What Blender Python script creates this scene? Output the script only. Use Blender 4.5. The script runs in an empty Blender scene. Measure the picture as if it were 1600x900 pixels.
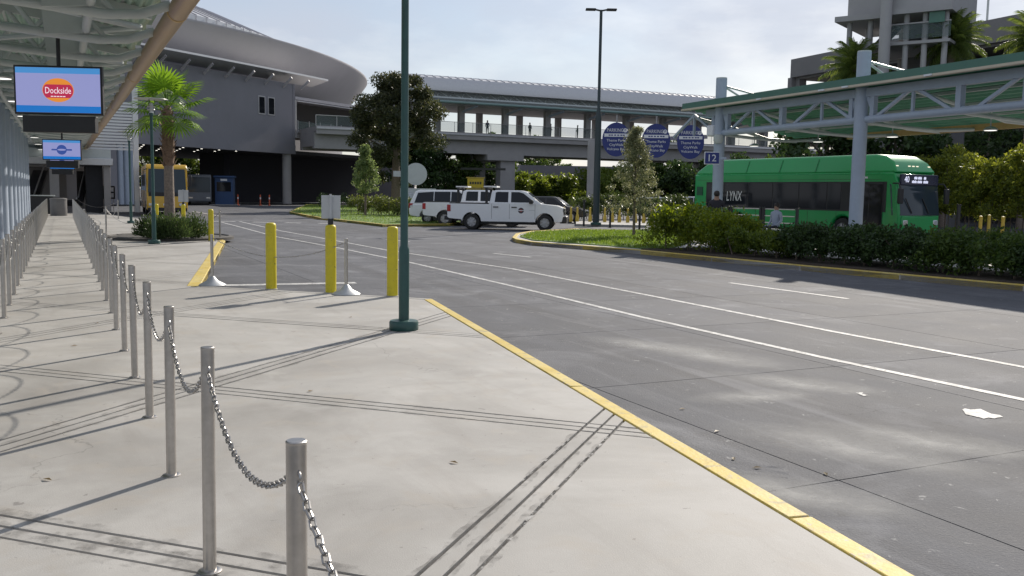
import bpy, bmesh, math, random
import numpy as np
from mathutils import Vector, Matrix, Euler
random.seed(7); rng = np.random.default_rng(7)
R = math.radians
scn = bpy.context.scene; COL = scn.collection

# ---------------------------------------------------------------- camera
CAM_H = 1.68; FPX = 1450.0; HOR = 302.0; ROLL = 0.016
PITCH = math.atan((450 - HOR) / FPX)
_f = Vector((0, math.cos(PITCH), -math.sin(PITCH)))
_u0 = Vector((0, math.sin(PITCH), math.cos(PITCH)))
_r = Vector((1, 0, 0)) * math.cos(ROLL) + _u0 * math.sin(ROLL)
_u = _u0 * math.cos(ROLL) - Vector((1, 0, 0)) * math.sin(ROLL)
cd = bpy.data.cameras.new('camera'); cam = bpy.data.objects.new('camera', cd); COL.objects.link(cam)
cd.sensor_width = 36; cd.lens = 36 * FPX / 1600; cd.clip_start = 0.05; cd.clip_end = 3000
cam.matrix_world = Matrix(((_r.x, _u.x, -_f.x, 0), (_r.y, _u.y, -_f.y, 0), (_r.z, _u.z, -_f.z, CAM_H), (0, 0, 0, 1)))
scn.camera = cam
def ray(px, py):
    return _f + _r * ((px - 800) / FPX) + _u * ((450 - py) / FPX)
def G(px, py, z=0.0):                      # point of the place at height z seen at a pixel
    d = ray(px, py); return Vector((0, 0, CAM_H)) + d * ((z - CAM_H) / d.z)
def AY(px, py, Y):                         # point at distance Y ahead
    d = ray(px, py); return Vector((0, 0, CAM_H)) + d * (Y / d.y)

# ---------------------------------------------------------------- light
SUN_AZ = R(28); SUN_EL = R(31.8)
scn.view_settings.view_transform = 'Standard'; scn.view_settings.look = 'None'
scn.view_settings.exposure = 0.16; scn.view_settings.gamma = 1.0
w = bpy.data.worlds.new('World'); scn.world = w; w.use_nodes = True
nt = w.node_tree; N = nt.nodes; L = nt.links; N.clear()
sky = N.new('ShaderNodeTexSky'); sky.sky_type = 'NISHITA'; sky.sun_disc = False
sky.sun_elevation = SUN_EL; sky.sun_rotation = SUN_AZ; sky.air_density = 1.0; sky.dust_density = 0.9; sky.ozone_density = 1.6; sky.altitude = 20
bg = N.new('ShaderNodeBackground'); bg.inputs[1].default_value = 0.094
out = N.new('ShaderNodeOutputWorld')
tc = N.new('ShaderNodeTexCoord')
mp = N.new('ShaderNodeMapping'); mp.inputs['Scale'].default_value = (1.0, 1.0, 2.6); mp.inputs['Location'].default_value = (0.35, 0.1, 0.2)
n1 = N.new('ShaderNodeTexNoise'); n1.inputs['Scale'].default_value = 2.6; n1.inputs['Detail'].default_value = 9; n1.inputs['Roughness'].default_value = 0.55
n1.inputs['Distortion'].default_value = 0.4
cr = N.new('ShaderNodeValToRGB')
cr.color_ramp.elements[0].position = 0.36; cr.color_ramp.elements[0].color = (0.42, 0.42, 0.42, 1)
cr.color_ramp.elements[1].position = 0.66; cr.color_ramp.elements[1].color = (0.86, 0.86, 0.86, 1)
n2 = N.new('ShaderNodeTexNoise'); n2.inputs['Scale'].default_value = 5.5; n2.inputs['Detail'].default_value = 10; n2.inputs['Roughness'].default_value = 0.55
cr2 = N.new('ShaderNodeValToRGB')
cr2.color_ramp.elements[0].position = 0.46; cr2.color_ramp.elements[0].color = (5.7, 6.1, 7.1, 1)
cr2.color_ramp.elements[1].position = 0.66; cr2.color_ramp.elements[1].color = (8.0, 8.15, 8.6, 1)
mx = N.new('ShaderNodeMix'); mx.data_type = 'RGBA'
L.new(tc.outputs['Generated'], mp.inputs[0]); L.new(mp.outputs[0], n1.inputs['Vector']); L.new(mp.outputs[0], n2.inputs['Vector'])
L.new(n1.outputs['Fac'], cr.inputs[0]); L.new(n2.outputs['Fac'], cr2.inputs[0])
L.new(cr.outputs[0], mx.inputs[0]); L.new(sky.outputs[0], mx.inputs[6]); L.new(cr2.outputs[0], mx.inputs[7])
L.new(mx.outputs[2], bg.inputs[0]); L.new(bg.outputs[0], out.inputs[0])
sd = bpy.data.lights.new('sun', 'SUN'); sd.energy = 5.0; sd.angle = R(0.8); sd.color = (1.0, 0.92, 0.81)
sun = bpy.data.objects.new('sun', sd); COL.objects.link(sun)
_s = Vector((math.sin(SUN_AZ) * math.cos(SUN_EL), math.cos(SUN_AZ) * math.cos(SUN_EL), math.sin(SUN_EL)))
sun.rotation_euler = (-_s).to_track_quat('-Z', 'Y').to_euler(); sun.location = (10, 20, 40)

# ---------------------------------------------------------------- materials
MATS = {}
def M(name, col, rough=0.6, metal=0.0, var=0.15, scale=6.0, bump=0.0, bscale=40.0, spec=0.5, coat=0.0, stain=None, obj=True, rand=0.0, crack=0.0):
    if name in MATS: return MATS[name]
    m = bpy.data.materials.new(name); m.use_nodes = True; t = m.node_tree; n = t.nodes; l = t.links
    b = n['Principled BSDF']; b.inputs['Roughness'].default_value = rough; b.inputs['Metallic'].default_value = metal
    b.inputs['Specular IOR Level'].default_value = spec; b.inputs['Coat Weight'].default_value = coat
    tcn = n.new('ShaderNodeTexCoord')
    src = tcn.outputs['Object']
    if not obj:
        g = n.new('ShaderNodeNewGeometry'); src = g.outputs['Position']
    nz = n.new('ShaderNodeTexNoise'); nz.inputs['Scale'].default_value = scale; nz.inputs['Detail'].default_value = 8; nz.inputs['Roughness'].default_value = 0.65
    l.new(src, nz.inputs['Vector'])
    rp = n.new('ShaderNodeValToRGB'); rp.color_ramp.elements[0].position = 0.3; rp.color_ramp.elements[1].position = 0.72
    c0 = [c * (1 - var) for c in col]; c1 = [min(1, c * (1 + var)) for c in col]
    rp.color_ramp.elements[0].color = (*c0, 1); rp.color_ramp.elements[1].color = (*c1, 1)
    l.new(nz.outputs['Fac'], rp.inputs[0]); last = rp.outputs[0]
    if stain:                                    # (colour, scale, lo, hi, amount): dirt with a shape of its own
        for (sc_, ss, lo, hi, am) in stain:
            z = n.new('ShaderNodeTexNoise'); z.inputs['Detail'].default_value = 7; ssrc = src
            if isinstance(ss, tuple):            # streaks along the traffic lanes
                mpn = n.new('ShaderNodeMapping'); mpn.vector_type = 'TEXTURE'; mpn.inputs['Rotation'].default_value = (0, 0, R(25.9)); mpn.inputs['Scale'].default_value = (1 / ss[0], 1 / ss[1], 1); l.new(src, mpn.inputs[0]); ssrc = mpn.outputs[0]; z.inputs['Scale'].default_value = 1.0
            else: z.inputs['Scale'].default_value = ss
            z.name = 'stain'; z.inputs['Roughness'].default_value = 0.6
            z.inputs['Distortion'].default_value = 0.6
            l.new(ssrc, z.inputs['Vector'])
            k = n.new('ShaderNodeValToRGB'); k.color_ramp.elements[0].position = lo; k.color_ramp.elements[1].position = hi
            k.color_ramp.elements[0].color = (0, 0, 0, 1); k.color_ramp.elements[1].color = (am, am, am, 1)
            l.new(z.outputs['Fac'], k.inputs[0])
            x = n.new('ShaderNodeMix'); x.data_type = 'RGBA'; l.new(k.outputs[0], x.inputs[0]); l.new(last, x.inputs[6]); x.inputs[7].default_value = (*sc_, 1)
            last = x.outputs[2]
    if crack:
        dn = n.new('ShaderNodeTexNoise'); dn.inputs['Scale'].default_value = 1.3; dn.inputs['Detail'].default_value = 6; l.new(src, dn.inputs['Vector'])
        av = n.new('ShaderNodeVectorMath'); av.operation = 'ADD'; l.new(src, av.inputs[0]); l.new(dn.outputs['Color'], av.inputs[1])
        vo = n.new('ShaderNodeTexVoronoi'); vo.feature = 'DISTANCE_TO_EDGE'; vo.inputs['Scale'].default_value = 0.33; l.new(av.outputs[0], vo.inputs['Vector'])
        ck = n.new('ShaderNodeMapRange'); ck.inputs[1].default_value = 0.0; ck.inputs[2].default_value = 0.0022; ck.inputs[3].default_value = crack; ck.inputs[4].default_value = 0.0; l.new(vo.outputs['Distance'], ck.inputs[0])
        cm = n.new('ShaderNodeTexNoise'); cm.inputs['Scale'].default_value = 0.4; l.new(src, cm.inputs['Vector'])
        cg = n.new('ShaderNodeMapRange'); cg.inputs[1].default_value = 0.5; cg.inputs[2].default_value = 0.58; l.new(cm.outputs['Fac'], cg.inputs[0])
        cx_ = n.new('ShaderNodeMath'); cx_.operation = 'MULTIPLY'; l.new(ck.outputs[0], cx_.inputs[0]); l.new(cg.outputs[0], cx_.inputs[1])
        x = n.new('ShaderNodeMix'); x.data_type = 'RGBA'; l.new(cx_.outputs[0], x.inputs[0]); l.new(last, x.inputs[6]); x.inputs[7].default_value = (*[c * .25 for c in col], 1); last = x.outputs[2]
    if rand:
        oi = n.new('ShaderNodeObjectInfo'); mr0 = n.new('ShaderNodeMapRange'); mr0.inputs[3].default_value = 1 - rand; mr0.inputs[4].default_value = 1 + rand * .6; l.new(oi.outputs['Random'], mr0.inputs[0])
        hv = n.new('ShaderNodeHueSaturation'); l.new(mr0.outputs[0], hv.inputs['Value']); l.new(last, hv.inputs['Color']); last = hv.outputs[0]
    l.new(last, b.inputs['Base Color'])
    mr = n.new('ShaderNodeMapRange'); mr.inputs[3].default_value = max(0.02, rough - 0.08); mr.inputs[4].default_value = min(1, rough + 0.1)
    l.new(nz.outputs['Fac'], mr.inputs[0]); l.new(mr.outputs[0], b.inputs['Roughness'])
    if bump:
        z = n.new('ShaderNodeTexNoise'); z.inputs['Scale'].default_value = bscale; z.inputs['Detail'].default_value = 5; l.new(src, z.inputs['Vector'])
        bp = n.new('ShaderNodeBump'); bp.inputs['Strength'].default_value = bump; bp.inputs['Distance'].default_value = 0.02
        l.new(z.outputs['Fac'], bp.inputs['Height']); l.new(bp.outputs[0], b.inputs['Normal'])
    MATS[name] = m; return m
def EM(name, col, s):
    if name in MATS: return MATS[name]
    m = bpy.data.materials.new(name); m.use_nodes = True; b = m.node_tree.nodes['Principled BSDF']
    b.inputs['Base Color'].default_value = (*[c * .3 for c in col], 1); b.inputs['Emission Color'].default_value = (*col, 1); b.inputs['Emission Strength'].default_value = s
    b.inputs['Roughness'].default_value = 0.25
    MATS[name] = m; return m
def LEAF(name, c_dark, c_light, trans=0.35, rough=0.45):
    if name in MATS: return MATS[name]
    m = bpy.data.materials.new(name); m.use_nodes = True; t = m.node_tree; n = t.nodes; l = t.links
    b = n['Principled BSDF']; b.inputs['Roughness'].default_value = rough; b.inputs['Specular IOR Level'].default_value = 0.35
    g = n.new('ShaderNodeNewGeometry'); rp = n.new('ShaderNodeValToRGB')
    rp.color_ramp.elements[0].color = (*c_dark, 1); rp.color_ramp.elements[1].color = (*c_light, 1)
    l.new(g.outputs['Random Per Island'], rp.inputs[0]); l.new(rp.outputs[0], b.inputs['Base Color'])
    tr = n.new('ShaderNodeBsdfTranslucent'); hs = n.new('ShaderNodeHueSaturation'); hs.inputs['Hue'].default_value = 0.48; hs.inputs['Value'].default_value = 1.6; hs.inputs['Saturation'].default_value = 1.1
    l.new(rp.outputs[0], hs.inputs['Color']); l.new(hs.outputs[0], tr.inputs[0])
    mx_ = n.new('ShaderNodeMixShader'); mx_.inputs[0].default_value = trans
    l.new(b.outputs[0], mx_.inputs[1]); l.new(tr.outputs[0], mx_.inputs[2]); l.new(mx_.outputs[0], n['Material Output'].inputs[0])
    MATS[name] = m; return m
def GLASS(name, col, alpha=1.0, rough=0.05):
    if name in MATS: return MATS[name]
    m = bpy.data.materials.new(name); m.use_nodes = True; b = m.node_tree.nodes['Principled BSDF']
    b.inputs['Base Color'].default_value = (*col, 1); b.inputs['Roughness'].default_value = rough; b.inputs['Alpha'].default_value = alpha
    b.inputs['Specular IOR Level'].default_value = 0.35
    MATS[name] = m; return m

concrete = M('pavement_concrete', (0.355, 0.345, 0.328), 0.72, var=0.15, scale=0.9, bump=0.12, bscale=130, obj=False, rand=.09, crack=.5,
             stain=[((0.40, 0.39, 0.37), 60.0, 0.5, 0.7, 0.35), ((0.13, 0.12, 0.115), 11.0, 0.675, 0.69, 0.6), ((0.24, 0.22, 0.20), (3.5, .5), 0.56, 0.72, 0.35), ((0.21, 0.20, 0.185), 0.45, 0.44, 0.70, 0.85), ((0.42, 0.415, 0.40), 1.6, 0.55, 0.75, 0.5), ((0.2, 0.19, 0.18), 7.0, 0.68, 0.74, 0.5), ((0.33, 0.30, 0.26), 2.7, 0.54, 0.70, 0.5)])
joint_dark = M('joint_sealant', (0.045, 0.043, 0.042), 0.5, var=0.3, obj=False)
roadm = M('road_concrete', (0.096, 0.100, 0.113), 0.8, var=0.2, scale=0.7, bump=0.35, bscale=70, obj=False, spec=0.25, rand=.12, crack=.6,
          stain=[((0.06, 0.06, 0.065), (.9, .08), 0.5, 0.68, 0.6), ((0.18, 0.185, 0.2), (2.2, .22), 0.58, 0.7, 0.55), ((0.2, 0.2, 0.2), 80, 0.56, 0.68, 0.5), ((0.066, 0.07, 0.08), 0.35, 0.5, 0.7, 0.6), ((0.20, 0.205, 0.22), 0.8, 0.54, 0.74, 0.75), ((0.05, 0.05, 0.05), 3.2, 0.64, 0.72, 0.6), ((0.3, 0.3, 0.3), 9.0, 0.66, 0.69, 0.7)])
kerb_y = M('kerb_yellow_paint', (0.52, 0.38, 0.06), 0.65, var=0.14, scale=5, bump=0.2, obj=False, stain=[((0.58, 0.49, 0.21), 1.4, 0.42, 0.7, 0.75), ((0.25, 0.22, 0.15), 7, 0.56, 0.68, 0.65), ((0.33, 0.31, 0.28), 22, 0.6, 0.66, 0.8), ((0.07, 0.06, 0.05), 3, 0.62, 0.72, 0.6)])
line_w = M('road_white_paint', (0.50, 0.50, 0.49), 0.7, var=0.15, scale=5, obj=False, stain=[((0.25, 0.25, 0.25), 6, 0.48, 0.62, 0.75), ((0.12, 0.12, 0.125), 16, 0.55, 0.62, 0.9), ((0.14, 0.14, 0.14), 1.2, 0.5, 0.7, 0.6)])
boll_y = M('bollard_yellow', (0.60, 0.50, 0.015), 0.42, var=0.08, scale=8, stain=[((0.4, 0.33, 0.05), 5, 0.55, 0.72, 0.6), ((0.12, 0.1, 0.06), 13, 0.63, 0.68, 0.7)])
steel = M('brushed_steel', (0.47, 0.45, 0.43), 0.33, metal=1.0, var=0.12, scale=18)
chainm = M('chain_steel', (0.36, 0.35, 0.34), 0.36, metal=1.0, var=0.15, scale=30)
lampg = M('lamp_green_paint', (0.022, 0.075, 0.068), 0.4, var=0.15, scale=9)
lav = M('station_plaster', (0.215, 0.213, 0.238), 0.75, var=0.06, scale=0.35, obj=False, bump=0.1, bscale=8, stain=[((0.145, 0.145, 0.17), 0.2, 0.5, 0.8, 0.5)])
lav2 = M('station_roof_metal', (0.42, 0.41, 0.435), 0.5, metal=0.0, var=0.06, scale=0.4, obj=False)
silver = M('silver_metal', (0.55, 0.55, 0.56), 0.35, metal=0.6, var=0.06)
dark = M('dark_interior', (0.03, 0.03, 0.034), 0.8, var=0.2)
conc2 = M('bridge_concrete', (0.34, 0.33, 0.33), 0.8, var=0.08, scale=0.5, obj=False, stain=[((0.22, 0.21, 0.21), 0.5, 0.5, 0.75, 0.5)])
garage = M('garage_concrete', (0.20, 0.195, 0.195), 0.85, var=0.08, scale=0.4, obj=False, stain=[((0.13, 0.13, 0.13), 0.6, 0.5, 0.75, 0.5)])
towerm = M('tower_concrete', (0.36, 0.355, 0.36), 0.8, var=0.08, scale=0.6, obj=False)
teal = M('canopy_steel_bluegrey', (0.36, 0.42, 0.51), 0.42, var=0.06, scale=4)
greyst = M('canopy_steel_greygreen', (0.50, 0.54, 0.53), 0.5, var=0.06, scale=4)
deckg = M('roof_deck_green', (0.09, 0.28, 0.18), 0.5, var=0.10, scale=2)
deckg2 = M('roof_deck_pale_green', (0.36, 0.50, 0.42), 0.5, var=0.10, scale=2)
fasg = M('fascia_green', (0.065, 0.165, 0.125), 0.4, var=0.08, scale=2)
tan = M('gutter_tan', (0.42, 0.29, 0.17), 0.38, var=0.08, scale=3, metal=0.25)
tan2 = M('gutter_ochre', (0.50, 0.34, 0.13), 0.42, var=0.08, scale=3)
white = M('white_paint', (0.74, 0.75, 0.77), 0.3, var=0.03, scale=2, coat=0.4)
blackp = M('black_plastic', (0.018, 0.018, 0.02), 0.5, var=0.2)
rubber = M('tyre_rubber', (0.02, 0.02, 0.02), 0.8, var=0.2)
rimm = M('wheel_rim', (0.42, 0.42, 0.43), 0.4, metal=0.3, var=0.08)
glassd = GLASS('dark_glass', (0.012, 0.014, 0.018))
glassb = GLASS('windscreen_glass', (0.03, 0.045, 0.06))
glassrail = GLASS('railing_glass', (0.16, 0.22, 0.22), 0.2)
redl = M('tail_light_red', (0.35, 0.015, 0.02), 0.2, var=0.05)
headl = M('headlight_clear', (0.6, 0.62, 0.65), 0.1, metal=0.4, var=0.05)
busg = M('bus_green_paint', (0.003, 0.30, 0.07), 0.3, var=0.01, coat=0.3)
busy = M('bus_yellow_paint', (0.62, 0.36, 0.01), 0.3, var=0.04, coat=0.4)
signblue = M('sign_blue', (0.012, 0.025, 0.17), 0.4, var=0.08)
signwhite = M('sign_white', (0.72, 0.73, 0.76), 0.5, var=0.04)
signback = M('sign_back_aluminium', (0.46, 0.48, 0.50), 0.45, var=0.06, metal=0.3)
bark = M('bark', (0.16, 0.125, 0.10), 0.9, var=0.35, scale=12, bump=0.6, bscale=30)
palmbark = M('palm_bark', (0.23, 0.185, 0.155), 0.9, var=0.35, scale=14, bump=0.7, bscale=26)
palmboot = M('palm_boots', (0.20, 0.13, 0.09), 0.9, var=0.4, scale=18, bump=0.8, bscale=30)
soil = M('mulch_soil', (0.06, 0.045, 0.035), 0.95, var=0.4, scale=20, bump=0.8, bscale=40)
grassm = M('grass_ground', (0.10, 0.17, 0.03), 0.9, var=0.3, scale=9, bump=0.6, bscale=90, obj=False)
skin = M('skin', (0.32, 0.19, 0.13), 0.55, var=0.05)
hairm = M('dark_hair', (0.02, 0.015, 0.012), 0.6, var=0.2)
shirtd = M('dark_shirt', (0.025, 0.024, 0.03), 0.85, var=0.2)
shirtb = M('pale_blue_shirt', (0.30, 0.34, 0.42), 0.85, var=0.1)
orange = M('delineator_orange', (0.55, 0.10, 0.03), 0.5, var=0.1)
boothb = M('booth_blue', (0.02, 0.06, 0.16), 0.5, var=0.1)

# ---------------------------------------------------------------- mesh helpers
class MB:
    def __init__(s): s.v = []; s.f = []
    def add(s, vs, fs):
        o = len(s.v); s.v += [tuple(v) for v in vs]; s.f += [tuple(i + o for i in f) for f in fs]; return s
    def box(s, x0, x1, y0, y1, z0, z1, mat=None):
        vs = [Vector(p) for p in ((x0,y0,z0),(x1,y0,z0),(x1,y1,z0),(x0,y1,z0),(x0,y0,z1),(x1,y0,z1),(x1,y1,z1),(x0,y1,z1))]
        if mat is not None: vs = [mat @ v for v in vs]
        return s.add(vs, [(0,3,2,1),(4,5,6,7),(0,1,5,4),(1,2,6,5),(2,3,7,6),(3,0,4,7)])
    def cyl(s, p0, p1, r0, r1=None, n=12, caps=True):
        p0 = Vector(p0); p1 = Vector(p1); r1 = r0 if r1 is None else r1
        d = (p1 - p0).normalized(); a = d.orthogonal().normalized(); b = d.cross(a)
        vs = []
        for (p, r) in ((p0, r0), (p1, r1)):
            for i in range(n):
                t = 2 * math.pi * i / n; vs.append(p + a * (r * math.cos(t)) + b * (r * math.sin(t)))
        fs = [(i, (i + 1) % n, n + (i + 1) % n, n + i) for i in range(n)]
        if caps: fs += [tuple(range(n - 1, -1, -1)), tuple(range(n, 2 * n))]
        return s.add(vs, fs)
    def tube(s, pts, r, n=8, caps=True):
        pts = [Vector(p) for p in pts]; rs = r if isinstance(r, (list, tuple)) else [r] * len(pts)
        vs = []; a = None
        for i, p in enumerate(pts):
            d = (pts[min(i + 1, len(pts) - 1)] - pts[max(i - 1, 0)]).normalized()
            if a is None: a = d.orthogonal().normalized()
            a = (a - d * a.dot(d)).normalized(); b = d.cross(a)
            for k in range(n):
                t = 2 * math.pi * k / n; vs.append(p + a * (rs[i] * math.cos(t)) + b * (rs[i] * math.sin(t)))
        fs = []
        for i in range(len(pts) - 1):
            for k in range(n):
                fs.append((i * n + k, i * n + (k + 1) % n, (i + 1) * n + (k + 1) % n, (i + 1) * n + k))
        if caps: fs += [tuple(range(n - 1, -1, -1)), tuple(range((len(pts) - 1) * n, len(pts) * n))]
        return s.add(vs, fs)
    def lathe(s, prof, n=16, c=(0, 0, 0), caps=True):
        vs = []; 
        for (r, z) in prof:
            for k in range(n):
                t = 2 * math.pi * k / n; vs.append((c[0] + r * math.cos(t), c[1] + r * math.sin(t), c[2] + z))
        fs = []
        for i in range(len(prof) - 1):
            for k in range(n): fs.append((i * n + k, i * n + (k + 1) % n, (i + 1) * n + (k + 1) % n, (i + 1) * n + k))
        if caps: fs += [tuple(range(n - 1, -1, -1)), tuple(range((len(prof) - 1) * n, len(prof) * n))]
        return s.add(vs, fs)
    def prism(s, poly, z0, z1):                 # ccw polygon in xy
        n = len(poly); vs = [(p[0], p[1], z0) for p in poly] + [(p[0], p[1], z1) for p in poly]
        return s.add(vs, [tuple(range(n - 1, -1, -1)), tuple(range(n, 2 * n))] + [(i, (i + 1) % n, n + (i + 1) % n, n + i) for i in range(n)])
    def prof_y(s, poly, y0, y1, inset=None):    # polygon in xz, extruded along y; inset(z) narrows it
        n = len(poly); f = inset or (lambda z: 0.0)
        vs = [(p[0], y0 + f(p[1]), p[1]) for p in poly] + [(p[0], y1 - f(p[1]), p[1]) for p in poly]
        return s.add(vs, [tuple(range(n)), tuple(range(2 * n - 1, n - 1, -1))] + [(i, n + i, n + (i + 1) % n, (i + 1) % n) for i in range(n)])
    def beam(s, p0, p1, w, h):                  # rectangular bar between two points
        p0 = Vector(p0); p1 = Vector(p1); d = (p1 - p0); l = d.length; d.normalize()
        up = Vector((0, 0, 1)) if abs(d.z) < 0.95 else Vector((0, 1, 0))
        x = d.cross(up).normalized(); z = x.cross(d)
        m = Matrix(((d.x, x.x, z.x, p0.x), (d.y, x.y, z.y, p0.y), (d.z, x.z, z.z, p0.z), (0, 0, 0, 1)))
        return s.box(0, l, -w / 2, w / 2, -h / 2, h / 2, m)
    def mesh(s, name, mat, smooth=False):
        me = bpy.data.meshes.new(name); me.from_pydata(s.v, [], s.f); 
        bm = bmesh.new(); bm.from_mesh(me); bmesh.ops.recalc_face_normals(bm, faces=bm.faces); bm.to_mesh(me); bm.free()
        me.materials.append(mat)
        if smooth:
            me.shade_smooth(); me.set_sharp_from_angle(angle=R(38))
        return me
    def build(s, name, mat, parent=None, smooth=False, bevel=0, seg=2):
        o = bpy.data.objects.new(name, s.mesh(name, mat, smooth)); COL.objects.link(o)
        if parent is not None: o.parent = parent
        if bevel:
            b = o.modifiers.new('bevel', 'BEVEL'); b.width = bevel; b.segments = seg; b.limit_method = 'ANGLE'; b.angle_limit = R(35)
            o.data.shade_smooth(); o.data.set_sharp_from_angle(angle=R(38))
        return o
def tag(o, label=None, cat=None, group=None, kind=None):
    if label: o['label'] = label
    if cat: o['category'] = cat
    if group: o['group'] = group
    if kind: o['kind'] = kind
    return o
def thing(name, label, cat, loc=(0, 0, 0), rotz=0.0, group=None):
    o = bpy.data.objects.new(name, None); COL.objects.link(o); o.empty_display_size = 0.2
    o.location = loc; o.rotation_euler = (0, 0, rotz)
    return tag(o, label, cat, group)
def inst(name, me, parent, loc=(0, 0, 0), rot=(0, 0, 0), sc=(1, 1, 1)):
    o = bpy.data.objects.new(name, me); COL.objects.link(o); o.parent = parent; o.location = loc; o.rotation_euler = rot; o.scale = sc; return o
def copy_tree(o, parent=None):
    c = o.copy(); COL.objects.link(c); c.parent = parent
    for ch in list(o.children): copy_tree(ch, c)
    return c
def text(name, s, size, mat, parent, mw, ext=0.003, sx=1.0, shear=0.0):   # mw: matrix in the parent's space, text lies in its xy plane
    cu = bpy.data.curves.new(name, 'FONT'); cu.body = s; cu.size = size; cu.align_x = 'CENTER'; cu.align_y = 'CENTER'; cu.extrude = ext; cu.resolution_u = 2; cu.shear = shear
    to = bpy.data.objects.new(name + '_c', cu); COL.objects.link(to)
    dg = bpy.context.evaluated_depsgraph_get(); me = bpy.data.meshes.new_from_object(to.evaluated_get(dg))
    bpy.data.objects.remove(to); me.materials.clear(); me.materials.append(mat)
    o = bpy.data.objects.new(name, me); COL.objects.link(o); o.parent = parent
    o.matrix_local = mw @ Matrix.Diagonal((sx, 1, 1, 1)); return o
def facing(loc, normal):                         # matrix whose z is the normal and whose y is up
    z = Vector(normal).normalized(); x = Vector((0, 0, 1)).cross(z).normalized(); y = z.cross(x); l = Vector(loc)
    return Matrix(((x.x, y.x, z.x, l.x), (x.y, y.y, z.y, l.y), (x.z, y.z, z.z, l.z), (0, 0, 0, 1)))
def leafmesh(name, P, size, mat, aspect=0.45, up=0.35, D=None):
    """many small pointed leaves: P (n,3), size (n,)"""
    n = len(P); size = np.broadcast_to(size, (n,)).reshape(n, 1)
    d = rng.normal(size=(n, 3)) if D is None else D + rng.normal(size=(n, 3)) * 0.35
    d[:, 2] += up; d /= np.linalg.norm(d, axis=1, keepdims=True)
    q = rng.normal(size=(n, 3)); q -= d * (q * d).sum(1, keepdims=True); q /= np.linalg.norm(q, axis=1, keepdims=True) + 1e-9
    V = np.empty((n, 4, 3))
    V[:, 0] = P; V[:, 1] = P + d * size * 0.5 + q * size * aspect * 0.5; V[:, 2] = P + d * size; V[:, 3] = P + d * size * 0.5 - q * size * aspect * 0.5
    me = bpy.data.meshes.new(name); me.vertices.add(4 * n); me.vertices.foreach_set('co', V.reshape(-1).astype(np.float32))
    me.loops.add(4 * n); me.loops.foreach_set('vertex_index', np.arange(4 * n, dtype=np.int32))
    me.polygons.add(n); me.polygons.foreach_set('loop_start', np.arange(0, 4 * n, 4, dtype=np.int32))
    me.update(calc_edges=True); me.materials.append(mat); return me
def clumps(n_cl, n_leaf, sampler, rad, squash=0.8):
    C = sampler(n_cl); k = rng.integers(0, n_cl, n_leaf); off = rng.normal(size=(n_leaf, 3)); off /= np.linalg.norm(off, axis=1, keepdims=True)
    rr = rad[k] if isinstance(rad, np.ndarray) else rad
    off *= (rng.random((n_leaf, 1)) ** 0.45) * np.reshape(rr, (-1, 1)) ; off[:, 2] *= squash
    return C[k] + off
def ell(c, r):
    c = np.array(c); r = np.array(r)
    def f(n):
        d = rng.normal(size=(n, 3)); d /= np.linalg.norm(d, axis=1, keepdims=True)
        return c + d * r * (rng.random((n, 1)) ** 0.4)
    return f
ORD = ['first','second','third','fourth','fifth','sixth','seventh','eighth','ninth','tenth','eleventh','twelfth','thirteenth','fourteenth','fifteenth','sixteenth','seventeenth','eighteenth','nineteenth']
TENS = {20: ('twentieth', 'twenty'), 30: ('thirtieth', 'thirty'), 40: ('fortieth', 'forty'), 50: ('fiftieth', 'fifty')}
def ordw(i):                                      # 1-based
    if i <= 19: return ORD[i - 1]
    t = i // 10 * 10; return TENS[t][0] if i == t else TENS[t][1] + '-' + ORD[i - t - 1]
AX = R(25.9); Av = Vector((-math.sin(AX), math.cos(AX), 0)); Bv = Vector((math.cos(AX), math.sin(AX), 0))
def AB(a, b, z=0.0): return Av * a + Bv * b + Vector((0, 0, z))
def clip(poly, p, n):                             # keep the side of the line through p where (q-p).n <= 0
    o = []
    for i in range(len(poly)):
        a = poly[i]; b = poly[(i + 1) % len(poly)]
        da = (a[0]-p[0])*n[0]+(a[1]-p[1])*n[1]; db = (b[0]-p[0])*n[0]+(b[1]-p[1])*n[1]
        if da <= 0: o.append(a)
        if (da < 0) != (db < 0) and abs(da - db) > 1e-9 and da * db < 0:
            t = da / (da - db); o.append((a[0]+(b[0]-a[0])*t, a[1]+(b[1]-a[1])*t))
    return o
def area(p): return 0.5 * sum(p[i][0]*p[(i+1)%len(p)][1]-p[(i+1)%len(p)][0]*p[i][1] for i in range(len(p)))
# ================================================================ ground, road, pavement
ZR = -0.12
rb = MB(); rb.add([(-900, -60, ZR - 0.014), (900, -60, ZR - 0.014), (900, 1500, ZR - 0.014), (-900, 1500, ZR - 0.014)], [(0, 1, 2, 3)])
road = tag(rb.build('road', roadm), 'dark grey weathered concrete bus road', kind='structure')
# road slabs (joints along and across the lanes)
la = [-7.9 + 3.05 * i for i in range(22)]; lb = [-1.6 + 3.02 * i for i in range(14)]
jb = MB(); jb.add([AB(la[0], lb[0], ZR - 0.010), AB(la[0], lb[-1], ZR - 0.010), AB(la[-1], lb[-1], ZR - 0.010), AB(la[-1], lb[0], ZR - 0.010)], [(0, 1, 2, 3)])
jb.build('joint_bed', joint_dark, road)
slabcache = MB().box(-1.519, 1.519, -1.504, 1.504, -0.008, 0.0).mesh('road_slab', roadm)
for i in range(len(la) - 1):
    for j in range(len(lb) - 1):
        c = AB((la[i] + la[i + 1]) / 2, (lb[j] + lb[j + 1]) / 2, ZR)
        if c.y < 1 or abs(c.x) > c.y * 0.75 + 3: continue
        o = inst('slab', slabcache, road, c, (0, 0, AX + math.pi / 2))
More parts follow.
